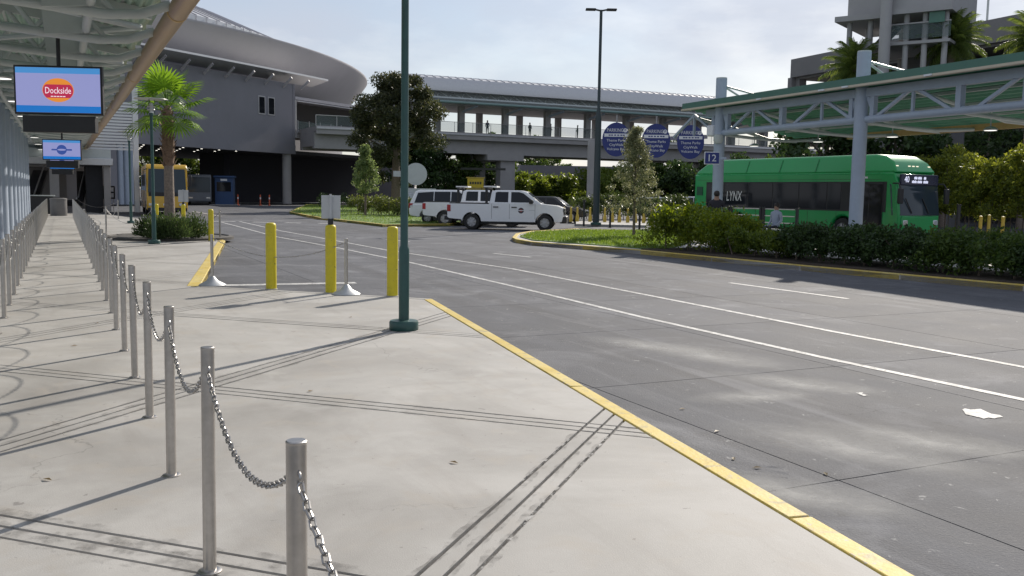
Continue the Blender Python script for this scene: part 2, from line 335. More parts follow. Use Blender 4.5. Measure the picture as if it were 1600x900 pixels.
# pavement outline
k1 = G(1430, 900); kc = G(675, 467); kd = G(312, 447); ke = G(352, 376); kf = G(300, 353); kg = G(235, 344); kh = Vector((-38, 76, 0))
dk = (k1 - kc).normalized(); k0 = k1 + dk * 6
def nrm(a, b): d = (b - a).normalized(); return (d.y, -d.x)        # right-hand normal while walking a -> b
N1 = nrm(k0, kc); N2 = nrm(kc, kd); chain_ = [(kd, nrm(kd, ke)), (ke, nrm(ke, kf)), (kf, nrm(kf, kg)), (kg, nrm(kg, kh))]
base = MB()
outl = [k0, kc, kd, ke, kf, kg, kh, kh + Vector((-40, 0, 0)), Vector((-60, -6, 0)), Vector((k0.x, -6, 0))]
base.prism([(p.x, p.y) for p in outl], -0.3, -0.018)
pav = tag(base.build('pavement', joint_dark), 'pale concrete waiting pavement with sawn joints', kind='structure')
ga = R(-19.3); gu = Vector((math.cos(ga), math.sin(ga), 0)); gv = Vector((-math.sin(ga), math.cos(ga), 0))
def st(s, t): p = gu * s + gv * t; return (p.x, p.y)
sl = [-64, -57, -50, -43, -36.2, -32.7, -29.3, -25.8, -22.4, -18.95, -15.5, -12.0, -8.55, -5.05, -1.56, 1.94, 5.4]; tl = [-0.3, 3.37, 6.41, 10.1, 13.6, 17.1, 20.6, 24.1, 27.6, 31.1, 34.6, 38.1, 41.6, 45.1, 48.6, 52.1, 55.6, 59.1, 64, 70, 76, 82]
def intervals(ls, band_to):
    o = []
    for i, a in enumerate(ls[:-1]):
        b = ls[i + 1]; w0 = 0.126 if -24 < a < band_to else 0.008; w1 = 0.126 if -24 < b < band_to else 0.008
        if -24 < a < band_to:
            o += [(a - 0.103, a - 0.011), (a + 0.011, a + 0.103)]
        o.append((a + w0, b - w1))
    return o
KW = 0.135
def inside(q, planes, off): return all((q[0]-p.x)*n[0]+(q[1]-p.y)*n[1] <= -off for p, n in planes)
R1 = [(kc, N1), (kc, (-N2[0], -N2[1]))] ; R1 = [(kc, N1), (kc, N2)]
for (s0, s1) in intervals(sl, 3):
    for (t0, t1) in intervals(tl, 19):
        if (s1 - s0 < 0.2) and t0 > 19: continue
        cell = [st(s0, t0), st(s1, t0), st(s1, t1), st(s0, t1)]
        mid = st((s0 + s1) / 2, (t0 + t1) / 2)
        if mid[0] < -mid[1] * 0.75 - 5: continue
        near_ok = all((q[0]-kc.x)*N1[0]+(q[1]-kc.y)*N1[1] <= -KW - 0.01 for q in cell)
        far_ok = all(all((q[0]-p.x)*n[0]+(q[1]-p.y)*n[1] <= -KW - 0.01 for p, n in chain_) for q in cell)
        outs = []
        if near_ok and far_ok: outs = [cell]
        else:
            a = clip(cell, (kc.x - N1[0] * (KW + .012), kc.y - N1[1] * (KW + .012)), N1)
            if len(a) > 2: a = clip(a, (kc.x - N2[0] * (KW + .012), kc.y - N2[1] * (KW + .012)), N2)
            if len(a) > 2: outs.append(a)
            b = clip(cell, (kc.x - N2[0] * (KW + .012), kc.y - N2[1] * (KW + .012)), (-N2[0], -N2[1]))
            for p, n in chain_:
                if len(b) > 2: b = clip(b, (p.x - n[0] * (KW + .012), p.y - n[1] * (KW + .012)), n)
            if len(b) > 2: outs.append(b)
        for q in outs:
            if abs(area(q)) < 0.002: continue
            if area(q) < 0: q = q[::-1]
            cx, cy = mid; m = MB().prism([(x - cx, y - cy) for x, y in q], -0.018, random.uniform(-0.0012, 0.0012))
            o = m.build('slab', concrete, pav); o.location = (cx, cy, 0)
# grime and old sealant along the sawn joints
def wearmat(name, col, lo, hi, amt, sc):
    m = bpy.data.materials.new(name); m.use_nodes = True; n = m.node_tree.nodes; l = m.node_tree.links; b = n['Principled BSDF']
    b.inputs['Base Color'].default_value = (*col, 1); b.inputs['Roughness'].default_value = .85
    g = n.new('ShaderNodeNewGeometry'); z = n.new('ShaderNodeTexNoise'); z.inputs['Scale'].default_value = sc; z.inputs['Detail'].default_value = 8; z.inputs['Roughness'].default_value = .7
    k = n.new('ShaderNodeMapRange'); k.inputs[1].default_value = lo; k.inputs[2].default_value = hi; k.inputs[4].default_value = amt
    l.new(g.outputs['Position'], z.inputs['Vector']); l.new(z.outputs['Fac'], k.inputs[0]); l.new(k.outputs[0], b.inputs['Alpha']); return m
grime = wearmat('joint_grime', (.12, .115, .11), .46, .78, .6, 6); palese = wearmat('old_sealant', (.48, .47, .45), .50, .62, .8, 14)
def ribbon(a, b, wd, mat, name, z):
    m = MB(); n = 140; vs = []; w1 = w2 = wd * .6; d = Vector((b[0] - a[0], b[1] - a[1], 0)).normalized(); nn = Vector((-d.y, d.x, 0))
    for i in range(n + 1):
        c = Vector((a[0] + (b[0] - a[0]) * i / n, a[1] + (b[1] - a[1]) * i / n, z)); w1 = min(wd, max(wd * .25, w1 + wd * random.uniform(-.2, .2))); w2 = min(wd, max(wd * .25, w2 + wd * random.uniform(-.2, .2))); vs += [c + nn * w1, c - nn * w2]
    m.add(vs, [(2 * i, 2 * i + 1, 2 * i + 3, 2 * i + 2) for i in range(n)]); m.build(name, mat, pav)
for (s_, ta, tb, wd) in ((-1.56, 1.5, 6.2, .05), (-5.05, 3.5, 9.8, .05)):
    for o_, k_ in ((-.114, 0), (0, 1), (.114, 2)): ribbon(st(s_ + o_, ta), st(s_ + o_, tb), wd, grime, 'joint_grime', .0022 + .0002 * k_)
for (t_, sa, sb, wd) in ((6.41, -7, -.2, .04), (3.37, -5.5, -1.8, .09), (10.1, -6, -1, .03)):
    for o_, k_ in ((-.114, 3), (0, 4), (.114, 5)): ribbon(st(sa, t_ + o_), st(sb, t_ + o_), wd, grime, 'joint_grime', .0022 + .0002 * k_)
ribbon(st(-1.56 + .118, 3.5), st(-1.56 + .118, 6.2), .016, palese, 'old_sealant', .0036); ribbon(st(-1.56 - .118, 4.9), st(-1.56 - .118, 6.3), .009, palese, 'old_sealant', .0036)
# kerb stones
def kerb(parent, a, b, mat, width, z0, z1, n, seg=3.0, name='kerb_stone', gap=0.012):
    d = b - a; l = d.length; d = d.normalized(); k = max(1, round(l / seg))
    for i in range(k):
        p = a + d * (l * i / k + gap / 2); q = a + d * (l * (i + 1) / k - gap / 2)
        nn = Vector((n[0], n[1], 0)) * width
        pts = [p, q, q - nn, p - nn]
        if area([(v.x, v.y) for v in pts]) < 0: pts = pts[::-1]
        c = (p + q) / 2
        m = MB().prism([(v.x - c.x, v.y - c.y) for v in pts], z0, z1 + random.uniform(-0.001, 0.0015))
        o = m.build(name, mat, parent, bevel=0.012, seg=2); o.location = (c.x, c.y, 0)
kerb(pav, k0, kc, kerb_y, KW, -0.3, 0.004, N1, 3.2)
kerb(pav, kc, kd, concrete, KW, -0.3, 0.003, N2, 3.0)
kerb(pav, kd, ke, kerb_y, KW * 1.6, -0.3, 0.006, chain_[0][1], 3.0)
kerb(pav, ke, kf, kerb_y, KW, -0.3, 0.004, chain_[1][1], 3.0); kerb(pav, kf, kg, kerb_y, KW, -0.3, 0.004, chain_[2][1], 3.0)
kerb(pav, kg, kh, concrete, KW, -0.3, 0.004, chain_[3][1], 5.0)

# ---------------------------------------------------------------- painted lane markings
def strip(pts, width, name, label, mat=line_w, z=ZR + 0.004, parent=None, grp=None):
    m = MB(); vs = []
    for i, p in enumerate(pts):
        d = (pts[min(i + 1, len(pts) - 1)] - pts[max(i - 1, 0)]).normalized(); n = Vector((-d.y, d.x, 0)) * (width / 2)
        vs += [(p.x + n.x, p.y + n.y, z), (p.x - n.x, p.y - n.y, z)]
    m.add(vs, [(2 * i, 2 * i + 1, 2 * i + 3, 2 * i + 2) for i in range(len(pts) - 1)])
    o = m.build(name, mat, parent)
    if parent is None: tag(o, label, None, grp, 'structure')
    return o
def pxline(ps): return [G(x, y, ZR) for x, y in ps]
P1 = pxline([(1720, 652), (1600, 625), (1300, 562), (1000, 495), (800, 447), (640, 410), (521, 386), (432, 370), (372, 354), (345, 347)])
P2 = pxline([(1720, 598), (1600, 574), (1300, 518), (1000, 459), (800, 420), (605, 391), (497, 371), (440, 361), (405, 353), (374, 346)])
strip(P1, 0.105, 'lane_marking', 'long white lane line nearer the yellow kerb'); strip(P2, 0.105, 'lane_marking', 'long white lane line farther from the yellow kerb')
for i, (a, b) in enumerate([((1140, 442), (1325, 467)), ((771, 396), (830, 402)), ((596, 373), (640, 378)), ((1640, 512), (1900, 552))]):
    strip(pxline([a, b]), 0.12, 'lane_dash', ['white dash beside the long hedge', 'white dash in front of the grass island', 'white dash beyond the yellow bollards', 'white dash nearest the right edge'][i])
strip(pxline([(352, 446), (556, 442)]), 0.28, 'stop_line', 'wide white stop line behind the yellow bollards')
cw = pxline([(330, 346), (368, 346), (395, 347), (420, 347.5), (446, 348), (470, 348.5), (498, 349), (520, 349.5)])
for i in range(0, 7, 2): strip([cw[i], cw[i + 1]], 0.5, 'crossing_stripe', ord('a') and 'white crossing stripe across the far road, %s from the left' % ordw(i // 2 + 1), grp='far crossing stripes')
strip(pxline([(300, 330), (345, 338)]), 0.2, 'lane_dash', 'white line beside the yellow bus')
strip(pxline([(268, 342.5), (520, 346)]), 0.12, 'lane_marking', 'thin white line before the crossing')
# pale paint and grout patches on the road
def patch(pxs, name, label, mat=line_w, z=ZR + 0.005):
    m = MB(); pts = [G(x, y, ZR) for x, y in pxs]; q = []
    for i, p in enumerate(pts):
        r_ = pts[(i + 1) % len(pts)]
        for k in range(4):
            v = p.lerp(r_, k / 4); q.append((v.x + random.uniform(-.02, .02), v.y + random.uniform(-.03, .03), z))
    m.add(q, [tuple(range(len(q)))]); o = m.build(name, mat, road); return o
patch([(1503, 640), (1530, 640), (1571, 653), (1535, 654), (1510, 648)], 'paint_patch', '')
patch([(1336, 614), (1347, 614.5), (1357, 619), (1344, 618)], 'paint_patch', '')
lime = bpy.data.materials.new('pale_scuffed_grout'); lime.use_nodes = True
_n = lime.node_tree.nodes; _l = lime.node_tree.links; _b = _n['Principled BSDF']; _b.inputs['Base Color'].default_value = (0.40, 0.40, 0.39, 1); _b.inputs['Roughness'].default_value = 0.8
_g = _n.new('ShaderNodeTexCoord'); _z = _n.new('ShaderNodeTexNoise'); _z.inputs['Scale'].default_value = 2.2; _z.inputs['Detail'].default_value = 9; _z.inputs['Roughness'].default_value = .7
_gr = _n.new('ShaderNodeTexGradient'); _gr.gradient_type = 'SPHERICAL'; _mm = _n.new('ShaderNodeMath'); _mm.operation = 'MULTIPLY'; _rp = _n.new('ShaderNodeValToRGB')
_rp.color_ramp.elements[0].position = .12; _rp.color_ramp.elements[0].color = (0, 0, 0, 1); _rp.color_ramp.elements[1].position = .55; _rp.color_ramp.elements[1].color = (.6, .6, .6, 1)
_mp = _n.new('ShaderNodeMapping'); _mp.inputs['Scale'].default_value = (0.62, 1.5, 1)
_l.new(_g.outputs['Object'], _z.inputs['Vector']); _l.new(_g.outputs['Object'], _mp.inputs[0]); _l.new(_mp.outputs[0], _gr.inputs[0])
_l.new(_z.outputs['Fac'], _mm.inputs[0]); _l.new(_gr.outputs['Fac'], _mm.inputs[1]); _l.new(_mm.outputs[0], _rp.inputs[0]); _l.new(_rp.outputs[0], _b.inputs['Alpha'])
for (px, py, s, rz) in [(1110, 556, 1.0, -50), (1250, 600, .8, -30), (1330, 700, .9, -40), (1240, 770, .7, -30), (1010, 540, .8, -40), (1450, 690, .8, -30), (1180, 620, .6, 20)]:
    m = MB().add([(-1.6, -0.7, 0), (1.6, -0.7, 0), (1.6, 0.7, 0), (-1.6, 0.7, 0)], [(0, 1, 2, 3)]); o = m.build('grout_stain', lime, road); p = G(px, py, ZR)
    o.location = (p.x, p.y, ZR + 0.003 + random.random() * .0008); o.rotation_euler = (0, 0, R(rz)); o.scale = (s, s, 1)
# small litter leaves on the road and pavement
lf = LEAF('fallen_leaf', (0.14, 0.10, 0.05), (0.25, 0.2, 0.1))
for i, (px, py, z) in enumerate([(1183, 732, ZR), (1146, 718, ZR), (709, 724, 0), (1120, 675, ZR), (548, 496, 0), (116, 541, 0), (1290, 742, ZR), (74, 751, 0), (485, 612, 0), (152, 505, 0), (1066, 640, ZR)]):
    p = G(px, py, z); s = 0.035
    m = MB().add([(-s, 0, .004), (0, -s * .4, .012), (s, 0, .006), (0, s * .4, .012)], [(0, 1, 2, 3)]); o = m.build('fallen_leaf', lf)
    o.location = (p.x, p.y, z + .002); o.rotation_euler = (0, 0, i * 1.3)
    tag(o, ['curled dry leaf on the road by the yellow kerb', 'small dry leaf on the road just inside the kerb bend', 'dark dry leaf in the middle of the pavement', 'small dry leaf on the road beside the joint crossing', 'dry leaf on the pavement below the sign bollard', 'dry leaf between the two rows of steel posts', 'dry leaf on the road near the pale scuff', 'dry leaf at the bottom left of the pavement', 'dry leaf just right of the third steel post', 'dry leaf beside the sixth post shadow', 'dry leaf on the road near the kerb joints'][i], 'leaf', 'fallen leaves')

# ---------------------------------------------------------------- steel queue posts and chains
shaft = MB().cyl((0, 0, 0), (0, 0, 0.992), 0.0285, n=20).mesh('shaft', steel, True)
capm = MB().lathe([(0.0285, 0), (0.0292, 0.002), (0.0292, 0.007), (0.026, 0.0095)], 20).mesh('cap', steel, True)
flange = MB().lathe([(0.052, 0.0), (0.052, 0.006), (0.044, 0.010), (0.030, 0.011)], 20).mesh('flange', steel, True)
def ring(R1_, r_, nx, ny, stretch=0.0):
    m = MB(); vs = []
    for i in range(nx):
        t = 2 * math.pi * i / nx; cx = math.cos(t) * R1_ + (stretch if math.cos(t) > 0 else -stretch); cy = math.sin(t) * R1_
        for j in range(ny):
            a = 2 * math.pi * j / ny; vs.append((cx + r_ * math.cos(a) * math.cos(t), cy + r_ * math.cos(a) * math.sin(t), r_ * math.sin(a)))
    m.add(vs, [(i * ny + j, ((i + 1) % nx) * ny + j, ((i + 1) % nx) * ny + (j + 1) % ny, i * ny + (j + 1) % ny) for i in range(nx) for j in range(ny)])
    return m
eye = ring(0.016, 0.004, 10, 5).mesh('eye_ring', chainm, True)
linkmb = ring(0.0105, 0.0036, 8, 5, 0.009); linkm = linkmb.mesh('link', chainm, True)
linkfar = ring(0.0105, 0.0042, 6, 3, 0.009)
def catenary(p, q, sag, n): return [p.lerp(q, i / n) - Vector((0, 0, sag * 4 * (i / n) * (1 - i / n))) for i in range(n + 1)]
PITCHL = 0.0335
def chain(p, q, sag, label, group, near=0):
    pts = catenary(p, q, sag, 60); L_ = [0]
    for i in range(60): L_.append(L_[-1] + (pts[i + 1] - pts[i]).length)
    t = thing('chain', label, 'chain', (p.x, p.y, p.z), 0, group)
    if near == 0:
        MB().tube([v - p for v in catenary(p, q, sag, 8)], 0.009, 4).build('links', chainm, t); return
    n = int(L_[-1] / PITCHL); mb = MB()
    for k in range(n):
        s = (k + 0.5) * L_[-1] / n; i = max(j for j in range(61) if L_[j] <= s); i = min(i, 59)
        f = (s - L_[i]) / (L_[i + 1] - L_[i]); c = pts[i].lerp(pts[i + 1], f); d = (pts[i + 1] - pts[i]).normalized()
        side = d.cross(Vector((0, 0, 1))).normalized(); up = side.cross(d)
        ang = math.pi / 4 + (math.pi / 2 if k % 2 else 0) + random.uniform(-.2, .2)
        y = side * math.cos(ang) + up * math.sin(ang); z = d.cross(y)
        mt = Matrix(((d.x, y.x, z.x, c.x - p.x), (d.y, y.y, z.y, c.y - p.y), (d.z, y.z, z.z, c.z - p.z), (0, 0, 0, 1)))
        if near == 2:
            o = bpy.data.objects.new('link', linkm); COL.objects.link(o); o.parent = t; o.matrix_local = mt
        else: mb.add([mt @ Vector(v) for v in linkfar.v], linkfar.f)
    if near == 1: mb.build('links', chainm, t)['kind'] = 'stuff'
def post(p, label, group, detail=True):
    t = thing('queue_post', label, 'post', (p.x, p.y, p.z), AX + random.uniform(-.3, .3), group)
    t.rotation_euler = (random.gauss(0, .004), random.gauss(0, .004), AX)
    inst('shaft', shaft, t)
    if detail:
        inst('cap', capm, t, (0, 0, .992)); inst('flange', flange, t)
        inst('eye_ring', eye, t, (0, .030, .905), (0, R(90), 0)); inst('eye_ring', eye, t, (0, -.030, .905), (0, R(90), 0))
    return t
pp = [AY(462, 699, 2.47), G(328, 893), G(268, 743), G(234, 652), G(211, 590), G(195, 548), G(182, 515), G(175, 489)]
pp[0].z = 0
right_pts = [Vector((p.x, p.y, 0)) for p in pp]
aa = right_pts[-1].dot(Av); b_r = right_pts[-1].dot(Bv)
while aa < 55:
    aa += 1.5; right_pts.append(AB(aa, b_r + (0.58 - b_r) * 0.0))
right_pts = [right_pts[0] + (right_pts[0] - right_pts[1]) * 0.98] + right_pts      # the one beside the camera holds the first chain
left_a = [G(5, 497), G(12, 474), G(20, 462), G(26, 451), G(30, 442), G(35, 433), G(38, 424), G(43, 415), G(48, 407)]
a0 = left_a[0].dot(Av); b_l = sum(p.dot(Bv) for p in left_a) / len(left_a)
left_pts = [AB(a0 + 1.42 * i, b_l) for i in range(-3, 31)]
for i, p in enumerate(right_pts):
    if i == 0:
        post(p, 'stainless queue post beside the viewer, holding the end of the nearest chain', 'right row of queue posts')
    else: post(p, 'stainless queue post in the right row, %s in view from the front' % ordw(i), 'right row of queue posts', i < 14)
    if i + 1 < len(right_pts):
        q = right_pts[i + 1]; d = (q - p).normalized() * 0.045
        chain(p + d + Vector((0, 0, .892)), q - d + Vector((0, 0, .892)), random.uniform(.17, .22),
              ('steel chain hanging behind post %s of the right row' % ['zero', 'one', 'two', 'three', 'four', 'five', 'six', 'seven', 'eight', 'nine', 'ten'][i]) if 0 < i < 11 else
              ('nearest steel chain dropping out of the bottom of the view' if i == 0 else 'steel chain after the %s post of the right row' % ordw(i)), 'right row chains', 2 if i < 3 else (1 if i < 14 else 0))
for i, p in enumerate(left_pts):
    post(p, 'stainless queue post in the left row, %s from the front' % ordw(i + 1), 'left row of queue posts', i < 12)
    if i + 1 < len(left_pts):
        q = left_pts[i + 1]; d = (q - p).normalized() * 0.045
        chain(p + d + Vector((0, 0, .892)), q - d + Vector((0, 0, .892)), random.uniform(.2, .3), 'steel chain after the %s post of the left row' % ordw(i + 1), 'left row chains', 1 if i < 9 else 0)

# ---------------------------------------------------------------- yellow bollards, stanchions
def bollard(p, label, r=0.083, h=1.12, zb=0.0, sign=None):
    t = thing('bollard', label, 'bollard', (p.x, p.y, zb), 0, 'yellow bollards')
    m = MB().lathe([(r, -0.02), (r, h - .05), (r * .93, h - .018), (r * .7, h), (r * .2, h + .006)], 20); m.build('sleeve', boll_y, t, True)
    MB().lathe([(r * 1.18, 0.0), (r * 1.15, .012), (r, .016)], 20).build('base_ring', concrete, t, True)
    if sign:
        w_, h_ = sign
        MB().cyl((0, 0, h - .01), (0, 0, h + .1), .045, n=12).build('sign_socket', blackp, t, True)
        MB().cyl((0, .0, h + .09), (0, .0, h + .12 + h_), .02, n=8).build('sign_post', signback, t, True)
        MB().box(-w_ / 2, w_ / 2, .02, .028, h + .1, h + .1 + h_).build('sign_plate', signback, t, bevel=.01)
        MB().box(-.03, .03, -.006, .019, h + .1, h + .1 + h_).build('sign_rail', signback, t)
    return t
bollard(G(424, 452), 'yellow bollard at the left of the three, no sign on top', r=.088)
bollard(G(517, 458), 'middle yellow bollard with the grey back of a sign on top', r=.088, sign=(.31, .38))
bollard(G(613, 463), 'yellow bollard at the right, beside the green lamp post', r=.088)
bollard(G(330, 377), 'yellow bollard above the left stanchion, by the palm planter', h=1.02)
bollard(G(245, 356), 'yellow bollard left of the palm trunk', h=1.0)
bollard(G(287, 357), 'yellow bollard right of the palm trunk, carrying a white sign', h=1.0, sign=(.42, .5))
def stanchion(p, label, h=0.9):
    t = thing('stanchion', label, 'stanchion', (p.x, p.y, p.z), 0, 'portable stanchions')
    MB().lathe([(0.225, 0), (0.23, .012), (0.21, .03), (0.10, .085), (0.045, .15), (.03, .165)], 28).build('cone_base', signback, t, True)
    MB().cyl((0, 0, .15), (0, 0, h), .026, n=14).build('shaft', steel, t, True)
    MB().lathe([(.027, h - .004), (.028, h + .004), (.02, h + .01)], 14).build('cap', steel, t, True)
    e = inst('eye_ring', eye, t, (0, -.028, h - .06), (0, R(90), 0)); return t
s1 = G(332, 446); s2 = G(541, 460)
stanchion(s1, 'portable steel stanchion on a grey cone base by the yellow kerb ramp', .88); stanchion(s2, 'portable steel stanchion on a grey cone base between two bollards', .9)
chain(s1 + Vector((.03, 0, .82)), s2 + Vector((-.03, 0, .84)), .28, 'slack steel chain between the two cone-based stanchions', None, 1)
for i, (px, py, h) in enumerate([(344, 374, .95), (166, 366, 1.0), (185, 342, .95), (238, 368, .95)]):
    post(G(px, py), ['thin steel post at the kerb corner by the palm planter', 'lone steel post on the open pavement left of the palm', 'lone steel post before the station entrance', 'thin steel post behind the lamp by the palm'][i], None, True)
for (a, b, sg, lb_) in [((185, 342), (166, 366), .45, 'slack chain from the lone post to the post before the entrance'), ((166, 366), (238, 368), .5, 'slack chain running from the lone post to the palm planter'), ((238, 368), (344, 374), .7, 'chain sagging round the front of the palm planter'), ((120, 333), (185, 342), .4, 'chain between the right post row and the entrance post')]:
    chain(G(*a) + Vector((0, 0, .9)), G(*b) + Vector((0, 0, .9)), sg, lb_, None, 0)

# ---------------------------------------------------------------- green lamp posts with a round top plate
lit = EM('lamp_glass', (1.0, 0.97, 0.9), 1.2)
def lamp(p, label, h=4.15):
    t = thing('lamp_post', label, 'lamp post', (p.x, p.y, p.z), 0.3, 'green pavement lamps')
    MB().lathe([(.172, 0), (.178, .01), (.178, .095), (.165, .115), (.08, .125)], 28).build('base', lampg, t, True)
    MB().lathe([(.064, .12), (.063, 0.98), (.058, 1.0), (.047, 1.03), (.044, h)], 18).build('shaft', lampg, t, True)
    MB().lathe([(.06, h - .06), (.062, h), (.058, h + .02)], 16).build('collar', lampg, t, True)
    for z in (.10, .19): MB().lathe([(.105, h + z), (.112, h + z + .02), (.1, h + z + .035)], 20).build('louvre_ring', silver, t, True)
    MB().cyl((0, 0, h + .02), (0, 0, h + .30), .06, n=14).build('lantern', GLASS('lantern_glass', (.55, .6, .6), 1, .15), t, True)
    for k in range(3):
        a = k * 2.094; MB().cyl((.1 * math.cos(a), .1 * math.sin(a), h), (.1 * math.cos(a), .1 * math.sin(a), h + .42), .008, n=6).build('strut', lampg, t)
    MB().lathe([(.05, h + .47), (.25, h + .445), (.475, h + .43), (.48, h + .42), (.2, h + .41), (.03, h + .40)], 32).build('top_plate', M('lamp_plate', (.5, .52, .5), .35, var=.05), t, True)
    return t
lamp(G(631, 515), 'tall green lamp post on a round base at the edge of the kerb', 4.15)
lamp(G(241, 381), 'green lamp post with a round top plate in front of the palm', 3.85)
lamp(G(205, 349), 'green lamp post left of the palm before the station', 3.8)
# ================================================================ left waiting canopy (local x = across, y = along the posts)
ZE = 4.3; e0 = G(290, 0, ZE); BE = e0.dot(Bv)
lc = thing('waiting_canopy', 'grey steel waiting canopy with tan gutter tube over the queue rows', 'canopy', AB(0, 0), AX)
Y0, Y1 = 6.0, 80.0
y = Y0
while y < Y1:                                        # gutter in lengths with collars
    y2 = min(Y1, y + 9)
    MB().cyl((BE, y + .02, ZE), (BE, y2 - .02, ZE), .15, n=18).build('gutter_tube', tan, lc, True)
    MB().lathe([(.158, -.05), (.158, .05)], 18).build('gutter_collar', tan2, lc, True).matrix_local = Matrix.Translation((BE, y2, ZE)) @ Matrix.Rotation(R(90), 4, 'X')
    y = y2
def decksheet(x0, z0, x1, z1, ya, yb, pitch=.16, depth=.045):
    m = MB(); n = int(abs(x1 - x0) / pitch) * 4; vs = []
    for i in range(n + 1):
        t = i / n; d = depth if (i % 4) in (0, 3) else 0.0
        vs.append((x0 + (x1 - x0) * t, z0 + (z1 - z0) * t - d))
    k = len(vs); m.add([(a, ya, b) for a, b in vs] + [(a, yb, b) for a, b in vs], [(i, i + 1, k + i + 1, k + i) for i in range(k - 1)])
    return m
y = Y0
while y < Y1:
    decksheet(BE - .05, ZE + .42, -4.6, ZE + 1.35, y + .006, min(Y1, y + 3) - .006).build('roof_panel', deckg2, lc); y += 3
trm = MB()                                            # one cross truss
def zt(x): return ZE + .30 + (BE - x) * .15
trm.beam((BE - .15, 0, zt(BE - .15)), (-4.5, 0, zt(-4.5)), .14, .16)
trm.tube([(BE - .12, 0, ZE + .05), (BE - .55, 0, ZE - .12), (BE - 1.0, 0, ZE - .16), (-4.4, 0, ZE + .18)], .075, 10)
for i in range(5):
    xa = BE - .9 - i * 1.05; trm.cyl((xa, 0, ZE - .12 + max(0, (BE - 1 - xa)) * .065), (xa - .55, 0, zt(xa - .55)), .042, n=8); trm.cyl((xa - .55, 0, zt(xa - .55)), (xa - 1.05, 0, ZE - .1 + (BE - xa) * .065), .042, n=8)
trmesh = trm.mesh('cross_truss', greyst, True)
plate = MB().box(-.3, .3, -.03, .03, -.32, .32).mesh('gusset_plate', greyst)
k = 0; y = Y0 + 1
while y < Y1:
    inst('cross_truss', trmesh, lc, (0, y, 0))
    if k < 14: inst('gusset_plate', plate, lc, (BE - 1.55, y - .09, ZE + .2), (0, R(-6), 0))
    y += 2.6; k += 1
for x in (BE - .65, BE - 1.6, BE - 2.6, -1.9, -3.2):
    MB().box(x - .05, x + .05, Y0, Y1, zt(x) + .09, zt(x) + .2).build('purlin', greyst, lc)
for x in (BE - 1.2, BE - 3.1): MB().cyl((x, Y0, ZE - .02), (x, Y1, ZE - .02), .07, n=10).build('bracing_pipe', greyst, lc, True)
for i in range(11):                                   # diagonal braces in plan
    ya = Y0 + 1 + i * 5.2
    MB().cyl((BE - .35, ya, ZE + .1), (BE - 2.9, ya + 2.6, ZE + .05), .055, n=8).build('diagonal_brace', greyst, lc, True)
    MB().cyl((BE - 2.9, ya + 2.6, ZE + .05), (BE - .35, ya + 5.2, ZE + .1), .055, n=8).build('diagonal_brace', greyst, lc, True)
colm = MB().cyl((0, 0, 0), (0, 0, ZE + .35), .21, n=20).mesh('column', teal, True)
for i in range(9): inst('column', colm, lc, (-1.75, 31 + i * 3.4, 0))
dl = MB().lathe([(.02, 0), (.19, 0), (.2, .03), (.12, .1), (.03, .12)], 20).mesh('downlight', silver, True)
dg_ = MB().lathe([(.005, -.006), (.17, -.006), (.17, -.001)], 20).mesh('diffuser', lit, True)
for i, yy in enumerate([17.5, 23, 29, 35, 42, 50, 58, 66]):
    o = inst('downlight', dl, lc, (-1.05, yy, ZE - .35)); inst('diffuser', dg_, o)
    MB().cyl((0, 0, .1), (0, 0, .75), .02, n=6).build('stem', greyst, o)
stud = MB().box(-.05, .05, -.03, .03, -.03, .03).mesh('bracket', signwhite)
for i in range(26): inst('bracket', stud, lc, (BE - .2, Y0 + 1 + i * 2.6, ZE + .12))

